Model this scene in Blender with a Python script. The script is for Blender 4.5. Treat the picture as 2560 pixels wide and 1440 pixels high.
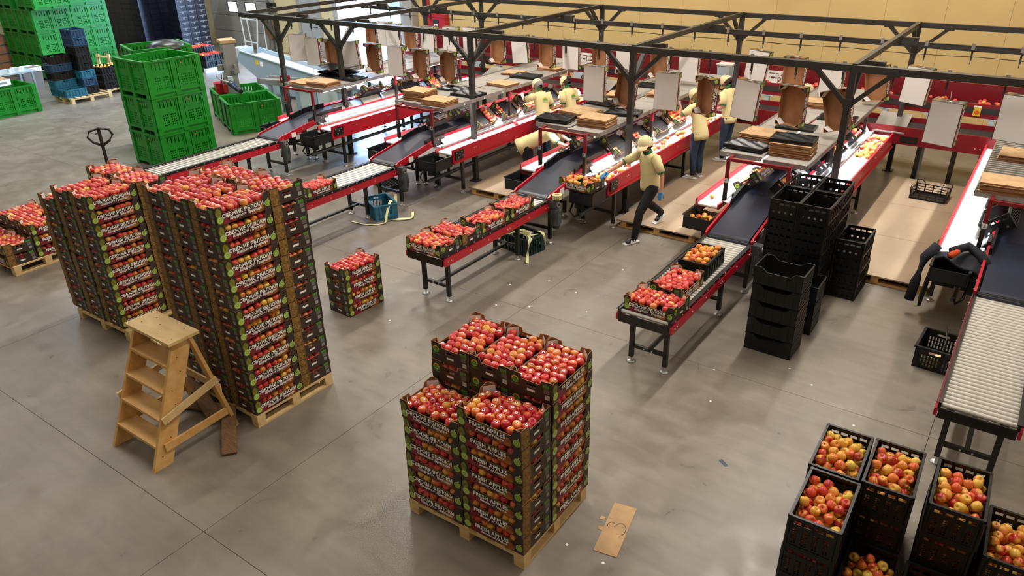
import bpy, bmesh, math, random
from mathutils import Vector, Matrix, Euler
R = math.radians
random.seed(7)
scn = bpy.context.scene
col = scn.collection
for o in list(bpy.data.objects):
    bpy.data.objects.remove(o)

# ------------------------------------------------------------------ camera, world, lights, exposure
PITCH, ROLL, YAW = 0.46653, 0.01946, -0.62347
def _cam_matrix():
    cy, sy, cp, sp = math.cos(YAW), math.sin(YAW), math.cos(PITCH), math.sin(PITCH)
    f = Vector((sy*cp, cy*cp, -sp)); r = Vector((cy, -sy, 0)); d = f.cross(r)
    cr, sr = math.cos(ROLL), math.sin(ROLL)
    r2 = r*cr + d*sr; d2 = -r*sr + d*cr
    m = Matrix((r2, -d2, -f)).transposed().to_4x4()
    m.translation = (0, 0, 4.67)
    return m
cam = bpy.data.cameras.new('camera'); camo = bpy.data.objects.new('camera', cam); col.objects.link(camo)
camo.matrix_world = _cam_matrix()
cam.sensor_width = 36; cam.lens = 1856.9/2560*36; cam.clip_start = .05; cam.clip_end = 200
scn.camera = camo
w = bpy.data.worlds.new('world'); scn.world = w; w.use_nodes = True
w.node_tree.nodes['Background'].inputs[0].default_value = (.38, .6, 1, 1)
w.node_tree.nodes['Background'].inputs[1].default_value = 58.0
scn.view_settings.view_transform = 'Standard'; scn.view_settings.look = 'None'
scn.view_settings.gamma = 1; scn.view_settings.use_curve_mapping = False
scn.view_settings.exposure = 0.27
cy_ = scn.cycles
cy_.max_bounces = 5; cy_.diffuse_bounces = 3; cy_.glossy_bounces = 3; cy_.transmission_bounces = 4
cy_.caustics_reflective = False; cy_.caustics_refractive = False; cy_.sample_clamp_indirect = 6

def area(name, loc, rot, sx, sy, power, color, spread=180):
    l = bpy.data.lights.new(name, 'AREA'); l.shape = 'RECTANGLE'; l.size = sx; l.size_y = sy
    l.energy = power; l.color = color; l.spread = R(spread)
    o = bpy.data.objects.new(name, l); o.location = loc; o.rotation_euler = rot; col.objects.link(o); return o
# hall lamps hanging in rows under the ceiling, warm towards the camera and tinted blue at the far left to stand in for daylight
for ix in range(5):
    for iy in range(4):
        x, y = -24 + 7.2*ix, -1.5 + 6.2*iy
        area('hall_lamp', (x, y, 7.6), (0, 0, 0), .3, 3.2, (58, 150, 370, 205)[iy]*(1 if ix < 4 else .6), (1, .93, .84) if x > -18 else (.78, .89, 1))
# daylight of the sky comes in through the open gate in the back wall
o = area('gate_portal', (-19.8, 19.5, 2.1), (R(-90), 0, 0), 3.4, 4.2, 1, (1, 1, 1)); o.data.cycles.is_portal = True

# ------------------------------------------------------------------ materials
def s2l(c):
    return tuple((v/12.92 if v <= .04045 else ((v+.055)/1.055)**2.4) for v in c)
def hexc(h):
    return s2l(tuple(int(h[i:i+2], 16)/255 for i in (0, 2, 4)))
MATS = {}
def mat(name, color, rough=.6, metal=0, var=0, scale=8, bump=0, bscale=40, emit=None, estr=0, spec=.5, coord='Object', stretch=None, color2=None):
    m = bpy.data.materials.new(name); m.use_nodes = True; nt = m.node_tree; b = nt.nodes['Principled BSDF']
    c = hexc(color) if isinstance(color, str) else color
    b.inputs['Base Color'].default_value = (*c, 1); b.inputs['Roughness'].default_value = rough
    b.inputs['Metallic'].default_value = metal; b.inputs['Specular IOR Level'].default_value = spec
    if emit is not None:
        b.inputs['Emission Color'].default_value = (*(hexc(emit) if isinstance(emit, str) else emit), 1); b.inputs['Emission Strength'].default_value = estr
    if var or bump or color2:
        tc = nt.nodes.new('ShaderNodeTexCoord'); src = tc.outputs[coord]
        if stretch:
            mp = nt.nodes.new('ShaderNodeMapping'); mp.inputs['Scale'].default_value = stretch
            nt.links.new(src, mp.inputs['Vector']); src = mp.outputs['Vector']
    if var or color2:
        n = nt.nodes.new('ShaderNodeTexNoise'); n.inputs['Scale'].default_value = scale; n.inputs['Detail'].default_value = 5
        nt.links.new(src, n.inputs['Vector'])
        cr = nt.nodes.new('ShaderNodeValToRGB')
        if color2:
            c2 = hexc(color2); lo, hi = c, c2
        else:
            lo = tuple(v*(1-var) for v in c); hi = tuple(min(1, v*(1+var)) for v in c)
        cr.color_ramp.elements[0].color = (*lo, 1); cr.color_ramp.elements[1].color = (*hi, 1)
        cr.color_ramp.elements[0].position = .35; cr.color_ramp.elements[1].position = .65
        nt.links.new(n.outputs['Fac'], cr.inputs['Fac']); nt.links.new(cr.outputs['Color'], b.inputs['Base Color'])
    if bump:
        n2 = nt.nodes.new('ShaderNodeTexNoise'); n2.inputs['Scale'].default_value = bscale
        bp = nt.nodes.new('ShaderNodeBump'); bp.inputs['Strength'].default_value = bump; bp.inputs['Distance'].default_value = .004
        nt.links.new(src, n2.inputs['Vector']); nt.links.new(n2.outputs['Fac'], bp.inputs['Height']); nt.links.new(bp.outputs['Normal'], b.inputs['Normal'])
    MATS[name] = m; return m

M = MATS
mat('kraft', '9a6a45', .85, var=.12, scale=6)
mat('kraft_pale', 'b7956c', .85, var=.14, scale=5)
mat('kraft_edge', '7d5838', .9, var=.35, scale=60, stretch=(1, 1, 25))
mat('white_card', 'd6d0cb', .8)
mat('print_dark', '2a231f', .55, color2='3a2b22', scale=9)
mat('print_maroon', '55141c', .5, color2='2b1917', scale=7)
mat('print_olive', '8b8a26', .5, color2='5f641d', scale=30)
mat('print_lime', '7fa63a', .5)
mat('print_lime_pale', 'b9d071', .5)
mat('print_red', '8e1f2b', .5, color2='651424', scale=25)
mat('print_orange', 'a8621f', .5, color2='7d3f16', scale=22)
mat('print_green', '4e9a2c', .5)
mat('print_yellow', 'd8b52a', .5)
mat('print_white', 'f3efe9', .6)
mat('print_grey', '8f8c8a', .6)
mat('leaf_brown', '4b3216', .6, color2='9a7630', scale=55)
mat('liner_black', '0d0e12', .35)
mat('red_paint', 'b01226', .35, spec=.6)
mat('red_dark', '7d0c1a', .4)
mat('black_steel', '16130f', .38, spec=.6)
mat('frame_steel', '2a2724', .45, spec=.5)
mat('zinc', 'a9a8a5', .35, metal=.7, var=.1, scale=12)
mat('roller_steel', 'd6d2c8', .32, metal=.35, var=.05, scale=20)
mat('bolt', 'e0ddd6', .3, metal=.6)
mat('belt_navy', '1c2233', .42, var=.12, scale=3)
mat('belt_black', '20201f', .6)
mat('belt_white', 'e9e7e2', .5)
mat('deck_pale', 'cfd8de', .4)
mat('motor_grey', '4f5557', .45, metal=.3)
mat('motor_dark', '2b2926', .5)
mat('dark_bin', '15171b', .45)
mat('black_plastic', '0e0d0c', .42, spec=.4)
mat('blue_plastic', '1f5f78', .4, color2='2a7088', scale=10)
mat('blue_dark_plastic', '1d3f5c', .45)
mat('teal_dark_plastic', '14302f', .45)
mat('green_plastic', '097616', .42, color2='0b861b', scale=2)
mat('orange_mark', 'd2571c', .6)
mat('wood_pale', 'dcc08c', .75, color2='cfae76', scale=4, stretch=(1, 3, 3))
mat('wood_orange', 'ddb272', .7, color2='cf9d58', scale=3.5, stretch=(1, 3, 3))
mat('wood_knot', '5a3a1c', .8)
mat('wood_old', '7a5836', .8, color2='5e4429', scale=8, stretch=(1, 9, 9))
mat('plywood', 'a38d73', .6, color2='937e66', scale=2.2, stretch=(1, .35, 1))
mat('ply_edge', 'a9855a', .7)
mat('paper_label', 'e6e1d8', .7)
mat('tape_cream', 'd9d29a', .5)
mat('tape_pale', 'e9e4a6', .5)
mat('ink', '1a1a1a', .6)
mat('skin', 'c98f72', .5)
mat('shirt_cream', 'e3d49a', .8, var=.05, scale=5)
mat('cap_cream', 'e2cfa2', .8)
mat('collar_green', '1f6a35', .8)
mat('hair_dark', '2b1712', .55, var=.4, scale=60)
mat('hair_brown', '8a6a2c', .55, var=.3, scale=60)
mat('trousers_black', '0d0c0d', .8)
mat('jeans_blue', '24364e', .85, var=.2, scale=9)
mat('glove_blue', '3d8fce', .5)
mat('shoe_white', 'd9d6d2', .6)
mat('shoe_black', '111111', .5)
mat('navy_cloth', '1b2350', .8)
mat('jacket_black', '10131b', .85, var=.3, scale=10)
mat('jacket_orange', 'c2471a', .8)
mat('wall_yellow', 'cdb277', .7, var=.04, scale=1.2)
mat('wall_cream', 'd3c396', .7)
mat('wall_ivory', 'c2b48c', .7)
mat('gate_grey', 'a09c94', .5)
mat('door_grey', 'a4a6a6', .5)
mat('machine_blue', '8fa6b4', .4)
mat('machine_grey', '9b9896', .35, metal=.3)
mat('machine_pale', 'b9cbd2', .35)
mat('wrap_dark', '10131c', .3, spec=.6, color2='1b2030', scale=6)
mat('wrap_blue', '1c2c50', .35)
mat('corrugated', '97928a', .55)
mat('lamp_white', (1, 1, 1), .5, emit=(1, 1, 1), estr=9)
mat('pane_light', (1, 1, 1), .5, emit=(.95, .98, 1), estr=4)
mat('apple_yellow', 'dfae3a', .35)
mat('stem_brown', '4a3315', .7)
mat('outside_ground', 'aeb6bd', .8)
mat('truck_blue', '6fa9d8', .4)
mat('truck_teal', '8fd3c4', .5)
mat('truck_white', 'e8eef2', .5)

def glass_mat():
    m = bpy.data.materials.new('clear_wrap'); m.use_nodes = True; b = m.node_tree.nodes['Principled BSDF']
    b.inputs['Base Color'].default_value = (.55, .6, .6, 1); b.inputs['Roughness'].default_value = .12
    b.inputs['Transmission Weight'].default_value = .85; b.inputs['IOR'].default_value = 1.05; MATS['clear_wrap'] = m
glass_mat()

def apple_mat(name, stops, rnd_attr=False, blush=.55):
    """skin colour: a ramp picked per apple, with a yellow ground colour showing through the red in streaky patches"""
    m = bpy.data.materials.new(name); m.use_nodes = True; nt = m.node_tree; b = nt.nodes['Principled BSDF']
    b.inputs['Roughness'].default_value = .3; b.inputs['Specular IOR Level'].default_value = .5
    b.inputs['Subsurface Weight'].default_value = 0
    if rnd_attr:
        at = nt.nodes.new('ShaderNodeAttribute'); at.attribute_name = 'tint'; rnd = at.outputs['Fac']
        tc = nt.nodes.new('ShaderNodeTexCoord'); vec = tc.outputs['Object']
    else:
        oi = nt.nodes.new('ShaderNodeObjectInfo'); rnd = None
        tc = nt.nodes.new('ShaderNodeTexCoord'); ad = nt.nodes.new('ShaderNodeVectorMath'); ad.operation = 'ADD'
        nt.links.new(tc.outputs['Object'], ad.inputs[0]); nt.links.new(oi.outputs['Location'], ad.inputs[1]); vec = ad.outputs[0]
    cr = nt.nodes.new('ShaderNodeValToRGB'); e = cr.color_ramp.elements
    while len(e) < len(stops): e.new(.5)
    for i, (p, c) in enumerate(stops):
        e[i].position = p; e[i].color = (*hexc(c), 1)
    base = oi.outputs['Color'] if rnd is None else cr.outputs['Color']
    if rnd is not None: nt.links.new(rnd, cr.inputs['Fac'])
    n = nt.nodes.new('ShaderNodeTexNoise'); n.inputs['Scale'].default_value = 17; n.inputs['Detail'].default_value = 2
    nt.links.new(vec, n.inputs['Vector'])
    r2 = nt.nodes.new('ShaderNodeValToRGB'); r2.color_ramp.elements[0].position = blush; r2.color_ramp.elements[1].position = blush+.16
    nt.links.new(n.outputs['Fac'], r2.inputs['Fac'])
    mx = nt.nodes.new('ShaderNodeMix'); mx.data_type = 'RGBA'
    nt.links.new(r2.outputs['Color'], mx.inputs[0]); nt.links.new(base, mx.inputs[6])
    mx.inputs[7].default_value = (*hexc('e2a843'), 1)
    nt.links.new(mx.outputs[2], b.inputs['Base Color']); MATS[name] = m
RAMP_RED = [(0, '9c1020'), (.35, 'b51a26'), (.65, 'c6302c'), (.85, 'd65a32'), (1, 'e0a53c')]
RAMP_MIX = [(0, 'a01a1f'), (.22, 'c23428'), (.45, 'd4602f'), (.68, 'dd9a3c'), (1, 'dfc24e')]
apple_mat('apple_red', RAMP_RED)
apple_mat('apple_mixed', RAMP_MIX, blush=.5)
def ramp(stops, t):
    for (p, a), (q, b) in zip(stops, stops[1:]):
        if t <= q: k = (t-p)/(q-p); A, B = hexc(a), hexc(b); return tuple(A[i]*(1-k)+B[i]*k for i in range(3))+(1,)
    return (*hexc(stops[-1][1]), 1)
apple_mat('apple_mass_red', [(0, 'ac1f2c'), (.4, 'c43636'), (.7, 'd0503e'), (.88, 'd9743c'), (1, 'e0ae4c')], True, .6)
apple_mat('apple_mass_gold', [(0, 'b8382a'), (.3, 'd06c33'), (.6, 'd9953c'), (1, 'dfb84e')], True, .5)

def floor_mat():
    m = bpy.data.materials.new('polished_concrete'); m.use_nodes = True; nt = m.node_tree; b = nt.nodes['Principled BSDF']
    tc = nt.nodes.new('ShaderNodeTexCoord')
    def noise(sc, det, dist=0):
        n = nt.nodes.new('ShaderNodeTexNoise'); n.inputs['Scale'].default_value = sc; n.inputs['Detail'].default_value = det
        n.inputs['Distortion'].default_value = dist; nt.links.new(tc.outputs['Object'], n.inputs['Vector']); return n
    n1, n2, n3 = noise(.55, 6, .6), noise(2.6, 8, 1.2), noise(30, 4)
    cr = nt.nodes.new('ShaderNodeValToRGB'); e = cr.color_ramp.elements
    e[0].position = .3; e[0].color = (*hexc('786f65'), 1); e[1].position = .72; e[1].color = (*hexc('8c8478'), 1)
    nt.links.new(n1.outputs['Fac'], cr.inputs['Fac'])
    r2 = nt.nodes.new('ShaderNodeValToRGB'); r2.color_ramp.elements[0].position = .25; r2.color_ramp.elements[1].position = .75
    r2.color_ramp.elements[0].color = (.80, .795, .79, 1); r2.color_ramp.elements[1].color = (1.12, 1.12, 1.11, 1)
    nt.links.new(n2.outputs['Fac'], r2.inputs['Fac'])
    mx = nt.nodes.new('ShaderNodeMix'); mx.data_type = 'RGBA'; mx.blend_type = 'MULTIPLY'; mx.inputs[0].default_value = 1
    nt.links.new(cr.outputs['Color'], mx.inputs[6]); nt.links.new(r2.outputs['Color'], mx.inputs[7])
    # scuff marks: thin dark streaks
    mp = nt.nodes.new('ShaderNodeMapping'); mp.inputs['Scale'].default_value = (.8, 7, 1); mp.inputs['Rotation'].default_value = (0, 0, .6)
    nt.links.new(tc.outputs['Object'], mp.inputs['Vector'])
    n4 = nt.nodes.new('ShaderNodeTexNoise'); n4.inputs['Scale'].default_value = 1.4; n4.inputs['Detail'].default_value = 6
    nt.links.new(mp.outputs['Vector'], n4.inputs['Vector'])
    r4 = nt.nodes.new('ShaderNodeValToRGB'); r4.color_ramp.elements[0].position = .15; r4.color_ramp.elements[1].position = .6
    r4.color_ramp.elements[0].color = (.82, .81, .8, 1); r4.color_ramp.elements[1].color = (1, 1, 1, 1)
    nt.links.new(n4.outputs['Fac'], r4.inputs['Fac'])
    mx2 = nt.nodes.new('ShaderNodeMix'); mx2.data_type = 'RGBA'; mx2.blend_type = 'MULTIPLY'; mx2.inputs[0].default_value = 1
    nt.links.new(mx.outputs[2], mx2.inputs[6]); nt.links.new(r4.outputs['Color'], mx2.inputs[7])
    nt.links.new(mx2.outputs[2], b.inputs['Base Color'])
    rr = nt.nodes.new('ShaderNodeMapRange'); rr.inputs[1].default_value = .3; rr.inputs[2].default_value = .7
    rr.inputs[3].default_value = .27; rr.inputs[4].default_value = .46
    nt.links.new(n2.outputs['Fac'], rr.inputs[0]); nt.links.new(rr.outputs[0], b.inputs['Roughness'])
    b.inputs['Specular IOR Level'].default_value = .42
    bp = nt.nodes.new('ShaderNodeBump'); bp.inputs['Strength'].default_value = .05; bp.inputs['Distance'].default_value = .01
    nt.links.new(n3.outputs['Fac'], bp.inputs['Height']); nt.links.new(bp.outputs['Normal'], b.inputs['Normal'])
    MATS['polished_concrete'] = m
floor_mat()

# ------------------------------------------------------------------ mesh builder
class MB:
    def __init__(s): s.v = []; s.f = []; s.m = []; s.mats = []; s.smooth = []
    def mi(s, m):
        if m not in s.mats: s.mats.append(m)
        return s.mats.index(m)
    def add(s, vs, fs, m, smooth=False):
        k = len(s.v); s.v += [tuple(v) for v in vs]; i = s.mi(m)
        for f in fs: s.f.append(tuple(k+a for a in f)); s.m.append(i); s.smooth.append(smooth)
    def box(s, c, d, m, rot=None, taper=1):
        hx, hy, hz = d[0]/2, d[1]/2, d[2]/2
        vs = [Vector((x*hx*(taper if z < 0 else 1), y*hy*(taper if z < 0 else 1), z*hz)) for z in (-1, 1) for y in (-1, 1) for x in (-1, 1)]
        if rot is not None:
            q = rot if isinstance(rot, Matrix) else Euler(rot).to_matrix()
            vs = [q @ v for v in vs]
        vs = [v+Vector(c) for v in vs]
        s.add(vs, [(0, 2, 3, 1), (4, 5, 7, 6), (0, 1, 5, 4), (1, 3, 7, 5), (3, 2, 6, 7), (2, 0, 4, 6)], m); return s
    def b2(s, a, b, m):
        return s.box([(a[i]+b[i])/2 for i in range(3)], [abs(b[i]-a[i]) for i in range(3)], m)
    def bar(s, p, q, w, h, m, up=(0, 0, 1)):
        p, q = Vector(p), Vector(q); d = q-p; z = d.normalized(); u = Vector(up)
        if abs(z.dot(u)) > .99: u = Vector((1, 0, 0))
        x = z.cross(u).normalized(); y = x.cross(z)
        return s.box((p+q)/2, (w, h, d.length), m, Matrix((x, y, z)).transposed())
    def cyl(s, p, q, r, m, n=12, r2=None, smooth=True, caps=True):
        p, q = Vector(p), Vector(q); z = (q-p).normalized(); u = Vector((0, 0, 1)) if abs(z.z) < .9 else Vector((1, 0, 0))
        x = z.cross(u).normalized(); y = z.cross(x); r2 = r if r2 is None else r2
        vs = [p+(x*math.cos(a)+y*math.sin(a))*r for a in (2*math.pi*i/n for i in range(n))]+[q+(x*math.cos(a)+y*math.sin(a))*r2 for a in (2*math.pi*i/n for i in range(n))]
        s.add(vs, [(i, (i+1) % n, n+(i+1) % n, n+i) for i in range(n)], m, smooth)
        if caps: s.add(vs, [tuple(range(n))[::-1], tuple(range(n, 2*n))], m)
        return s
    def tube(s, pts, r, m, n=6):
        pts = [Vector(p) for p in pts]; rings = []
        for i, p in enumerate(pts):
            d = (pts[min(i+1, len(pts)-1)]-pts[max(i-1, 0)]).normalized(); u = Vector((0, 0, 1)) if abs(d.z) < .9 else Vector((1, 0, 0))
            x = d.cross(u).normalized(); y = d.cross(x)
            rings.append([p+(x*math.cos(a)+y*math.sin(a))*r for a in (2*math.pi*k/n for k in range(n))])
        vs = [v for g in rings for v in g]
        fs = [(i*n+k, i*n+(k+1) % n, (i+1)*n+(k+1) % n, (i+1)*n+k) for i in range(len(pts)-1) for k in range(n)]
        fs += [tuple(range(n))[::-1], tuple(range((len(pts)-1)*n, len(pts)*n))]
        s.add(vs, fs, m, True); return s
    def lathe(s, prof, m, n=16, c=(0, 0, 0), smooth=True, mtx=None):
        vs = []; k = len(prof)
        for i in range(n):
            a = 2*math.pi*i/n
            for r, z in prof: vs.append(Vector((r*math.cos(a), r*math.sin(a), z)))
        if mtx is not None: vs = [mtx @ v for v in vs]
        vs = [v+Vector(c) for v in vs]
        fs = [(i*k+j, ((i+1) % n)*k+j, ((i+1) % n)*k+j+1, i*k+j+1) for i in range(n) for j in range(k-1)]
        s.add(vs, fs, m, smooth); return s
    def plate(s, polys, t, mtx, m, m_in=None, m_edge=None):
        """2D polygons (x,z), sharing edges exactly, extruded by t along local -y inwards; open borders are closed, so gaps between polygons are real holes"""
        m_in = m_in or m; m_edge = m_edge or m
        idx = {}; P = []; F = []
        for poly in polys:
            f = []
            for (x, z) in poly:
                k = (round(x, 5), round(z, 5))
                if k not in idx: idx[k] = len(P); P.append(k)
                f.append(idx[k])
            F.append(f)
        n = len(P)
        vs = [mtx @ Vector((x, 0, z)) for x, z in P]+[mtx @ Vector((x, t, z)) for x, z in P]
        s.add(vs, F, m)
        k = len(s.v)-2*n; i2 = s.mi(m_in); i3 = s.mi(m_edge)
        ec = {}
        for f in F:
            s.f.append(tuple(k+n+a for a in reversed(f))); s.m.append(i2); s.smooth.append(False)
            for a, b in zip(f, f[1:]+f[:1]): ec[(a, b)] = ec.get((a, b), 0)+1
        for (a, b) in ec:
            if (b, a) not in ec:
                s.f.append((k+b, k+a, k+n+a, k+n+b)); s.m.append(i3); s.smooth.append(False)
        return s
    def mesh(s, name):
        me = bpy.data.meshes.new(name); me.from_pydata(s.v, [], s.f)
        for x in s.mats: me.materials.append(MATS[x])
        me.polygons.foreach_set('material_index', s.m); me.polygons.foreach_set('use_smooth', s.smooth); me.update(); return me
    def build(s, name, parent=None, loc=None, rot=None):
        o = bpy.data.objects.new(name, s.mesh(name)); col.objects.link(o)
        if parent is not None: o.parent = parent
        if loc is not None: o.location = loc
        if rot is not None: o.rotation_euler = rot
        return o

def grid_cells(xs, zs, holes):
    """cells of a grid as quads, minus the cells whose centre lies in a hole (x0,z0,x1,z1)"""
    out = []
    xs = sorted(set(round(x, 5) for x in xs)); zs = sorted(set(round(z, 5) for z in zs))
    for i in range(len(xs)-1):
        for j in range(len(zs)-1):
            cx, cz = (xs[i]+xs[i+1])/2, (zs[j]+zs[j+1])/2
            if any(h[0] < cx < h[2] and h[1] < cz < h[3] for h in holes): continue
            out.append([(xs[i], zs[j]), (xs[i+1], zs[j]), (xs[i+1], zs[j+1]), (xs[i], zs[j+1])])
    return out
def holed(x0, x1, z0, z1, holes):
    """rectangle with rectangular holes, merged per column strip to keep it light"""
    xs = [x0, x1]+[h[0] for h in holes]+[h[2] for h in holes]; zs = [z0, z1]+[h[1] for h in holes]+[h[3] for h in holes]
    return grid_cells(xs, zs, holes)

def tag(o, label=None, cat=None, group=None, kind=None):
    if label: o['label'] = label
    if cat: o['category'] = cat
    if group: o['group'] = group
    if kind: o['kind'] = kind
    return o
def thing(name, label, cat, loc=(0, 0, 0), rz=0, group=None, rot=None):
    o = bpy.data.objects.new(name, None); o.empty_display_size = .1; col.objects.link(o)
    o.location = loc; o.rotation_euler = rot if rot is not None else (0, 0, rz)
    return tag(o, label, cat, group)
KIDS = {}
def dup(src, loc, rot=(0, 0, 0), label=None, group=None, name=None):
    """a copy of a thing with copies of its parts and their sub-parts, sharing mesh data"""
    def cp(o, parent):
        c = o.copy(); col.objects.link(c); c.parent = parent
        if parent is not None: c.matrix_parent_inverse = o.matrix_parent_inverse
        for ch in KIDS[o.name]: cp(ch, c)
        return c
    if src.name not in KIDS:
        def reg(o):
            KIDS[o.name] = list(o.children)
            for ch in o.children: reg(ch)
        reg(src)
    c = cp(src, None); c.location = loc; c.rotation_euler = rot
    if name: c.name = name
    if label: c['label'] = label
    if group: c['group'] = group
    elif 'group' in c and group == '': del c['group']
    return c
def T(x=0, y=0, z=0, rz=0):
    return Matrix.Translation((x, y, z)) @ Matrix.Rotation(rz, 4, 'Z')
_text = {}
def text_mesh(name, body, size, material, bold=0, shear=0, align='CENTER', squeeze=1):
    cu = bpy.data.curves.new(name, 'FONT'); cu.body = body; cu.size = size; cu.align_x = align; cu.align_y = 'CENTER'
    cu.offset = bold; cu.shear = shear; cu.resolution_u = 2; cu.space_character = squeeze; cu.fill_mode = 'FRONT'
    o = bpy.data.objects.new(name, cu); col.objects.link(o)
    dg = bpy.context.evaluated_depsgraph_get(); me = bpy.data.meshes.new_from_object(o.evaluated_get(dg))
    bpy.data.objects.remove(o); bpy.data.curves.remove(cu)
    me.materials.clear(); me.materials.append(MATS[material]); me.name = name
    return me
def link(name, me, parent=None, loc=(0, 0, 0), rot=(0, 0, 0)):
    o = bpy.data.objects.new(name, me); col.objects.link(o); o.parent = parent; o.location = loc; o.rotation_euler = rot; return o
PROTO = (0, 0, -50)     # prototypes are moved to their first place before the script ends
# ------------------------------------------------------------------ the hall: floor of cast slabs, walls, ceiling
def hall():
    b = MB(); b.b2((-34, -8, -.12), (8, 22, -.012), 'motor_dark')
    fl = tag(b.build('floor'), kind='structure')
    xs = [-34, -29, -24.2, -19.3, -14.5, -9.75, -4.95, -.1, 4.7, 8]; ys = [-8, -2.5, 2.3, 7.12, 11.95, 16.8, 22]
    for i in range(len(xs)-1):
        for j in range(len(ys)-1):
            s = MB(); g = .0025
            s.b2((xs[i]+g, ys[j]+g, -.012), (xs[i+1]-g, ys[j+1]-g, 0), 'polished_concrete'); s.build('slab', fl)
    # back wall: yellow sandwich panels, then cream wall with door, open gate and a roller gate at its left end
    Y = 19.4
    def wallpart(name, parts):
        b = MB()
        for a, c, m in parts: b.b2(a, c, m)
        return tag(b.build(name), kind='structure')
    wb = wallpart('wall_back', [((-34, Y+.06, 0), (-28.9, Y+.2, 8), 'wall_ivory'), ((-24.95, Y+.06, 0), (-23.5, Y+.2, 8), 'wall_cream'),
                                ((-22.35, Y+.06, 0), (-21.55, Y+.2, 8), 'wall_cream'), ((-23.5, Y+.06, 2.25), (-22.35, Y+.2, 8), 'wall_cream'),
                                ((-28.9, Y+.06, 4.2), (-24.95, Y+.2, 8), 'wall_ivory'), ((-21.55, Y+.06, 4.2), (-18.05, Y+.2, 8), 'wall_cream'),
                                ((-18.05, Y+.06, 0), (8, Y+.2, 8), 'wall_yellow')])
    x = -18.05
    while x < 7.9:
        p = MB(); p.b2((x+.002, Y, .0), (min(x+1.218, 8), Y+.06, 7.9), 'wall_yellow'); p.build('panel', wb); x += 1.22
    for (xa, xb) in ((-34, -28.9), (-24.95, -23.5), (-22.35, -21.55)):
        n = max(1, round((xb-xa)/1.2)); d = (xb-xa)/n
        for k in range(n):
            p = MB(); p.b2((xa+k*d+.005, Y, 0), (xa+(k+1)*d-.005, Y+.06, 7.9), 'wall_cream' if xa > -26 else 'wall_ivory'); p.build('panel', wb)
    wallpart('wall_left', [((-34.2, -8, 0), (-34, 19.6, 8), 'wall_ivory')])
    wallpart('wall_front', [((-34, -8.2, 0), (8, -8, 8), 'wall_ivory')])
    wallpart('wall_right', [((8, -8, 0), (8.2, 22, 8), 'wall_yellow')])
    wallpart('ceiling', [((-34, -8, 8), (8, 22, 8.15), 'white_card')])
    b = MB(); b.b2((-18, Y-.03, 0), (8, Y, .12), 'gate_grey'); tag(b.build('baseboard_back'), kind='structure')
    # sectional gate with two bright panes
    g = MB(); g.b2((-28.9, Y+.02, 0), (-24.95, Y+.05, 4.2), 'gate_grey'); gate = tag(g.build('door_1'), kind='structure')
    for k in range(7):
        p = MB(); z0 = .02+k*.6
        if k == 2:
            wins = [(-27.72, 1.36, -27.15, 1.72), (-26.62, 1.36, -25.98, 1.72)]
            p.plate(holed(-28.9, -24.95, z0, z0+.585, wins), .05, Matrix.Translation((0, Y-.03, 0)), 'gate_grey')
        else:
            p.b2((-28.9, Y-.03, z0), (-24.95, Y+.02, z0+.585), 'gate_grey')
        p.build('section', gate)
    for (xa, xb) in ((-27.72, -27.15), (-26.62, -25.98)):
        p = MB(); p.b2((xa, Y-.01, 1.36), (xb, Y+.01, 1.72), 'pane_light'); p.build('pane', gate)
        p = MB()
        for (a, c) in (((xa-.03, Y-.045, 1.33), (xb+.03, Y-.03, 1.36)), ((xa-.03, Y-.045, 1.72), (xb+.03, Y-.03, 1.75)), ((xa-.03, Y-.045, 1.36), (xa, Y-.03, 1.72)), ((xb, Y-.045, 1.36), (xb+.03, Y-.03, 1.72))): p.b2(a, c, 'black_steel')
        p.build('pane_frame', gate)
    p = MB(); p.b2((-24.99, Y-.1, 0), (-24.87, Y-.03, 4.2), 'gate_grey'); p.b2((-25.2, Y-.12, .0), (-25.12, Y-.05, 4.2), 'zinc'); p.build('guide_rail', gate)
    # personnel door
    d = MB(); d.b2((-23.5, Y+.03, 0), (-22.35, Y+.08, 2.2), 'door_grey'); door = tag(d.build('door_2'), kind='structure')
    p = MB(); p.b2((-23.42, Y-.02, .03), (-22.43, Y+.03, 2.15), 'door_grey'); p.build('leaf', door)
    p = MB(); p.b2((-23.56, Y-.05, 0), (-23.44, Y, 2.28), 'gate_grey'); p.b2((-22.41, Y-.05, 0), (-22.29, Y, 2.28), 'gate_grey'); p.b2((-23.56, Y-.05, 2.17), (-22.29, Y, 2.3), 'gate_grey'); p.build('door_frame', door)
    p = MB(); p.cyl((-22.55, Y-.02, 1.05), (-22.55, Y-.09, 1.05), .02, 'black_steel', 8); p.b2((-22.68, Y-.1, 1.04), (-22.53, Y-.08, 1.07), 'black_steel'); p.build('door_handle', door)
    # open gate: grey jambs with vertical guide rails, bright yard beyond with parked trucks
    p = MB(); p.b2((-21.6, Y-.06, 0), (-21.35, Y+.2, 4.2), 'door_grey'); p.b2((-18.3, Y-.06, 0), (-18.0, Y+.2, 4.2), 'door_grey'); p.b2((-21.6, Y-.06, 4.1), (-18, Y+.2, 4.3), 'door_grey')
    p.b2((-17.95, Y-.3, 0), (-17.55, Y-.02, 3.2), 'gate_grey')
    tag(p.build('door_3'), kind='structure')
    p = MB(); p.b2((-34, Y+.25, -.15), (-6, 60, -.02), 'outside_ground'); tag(p.build('yard_ground_1'), kind='structure')  # ground of the yard outside the open gate
hall()

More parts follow.
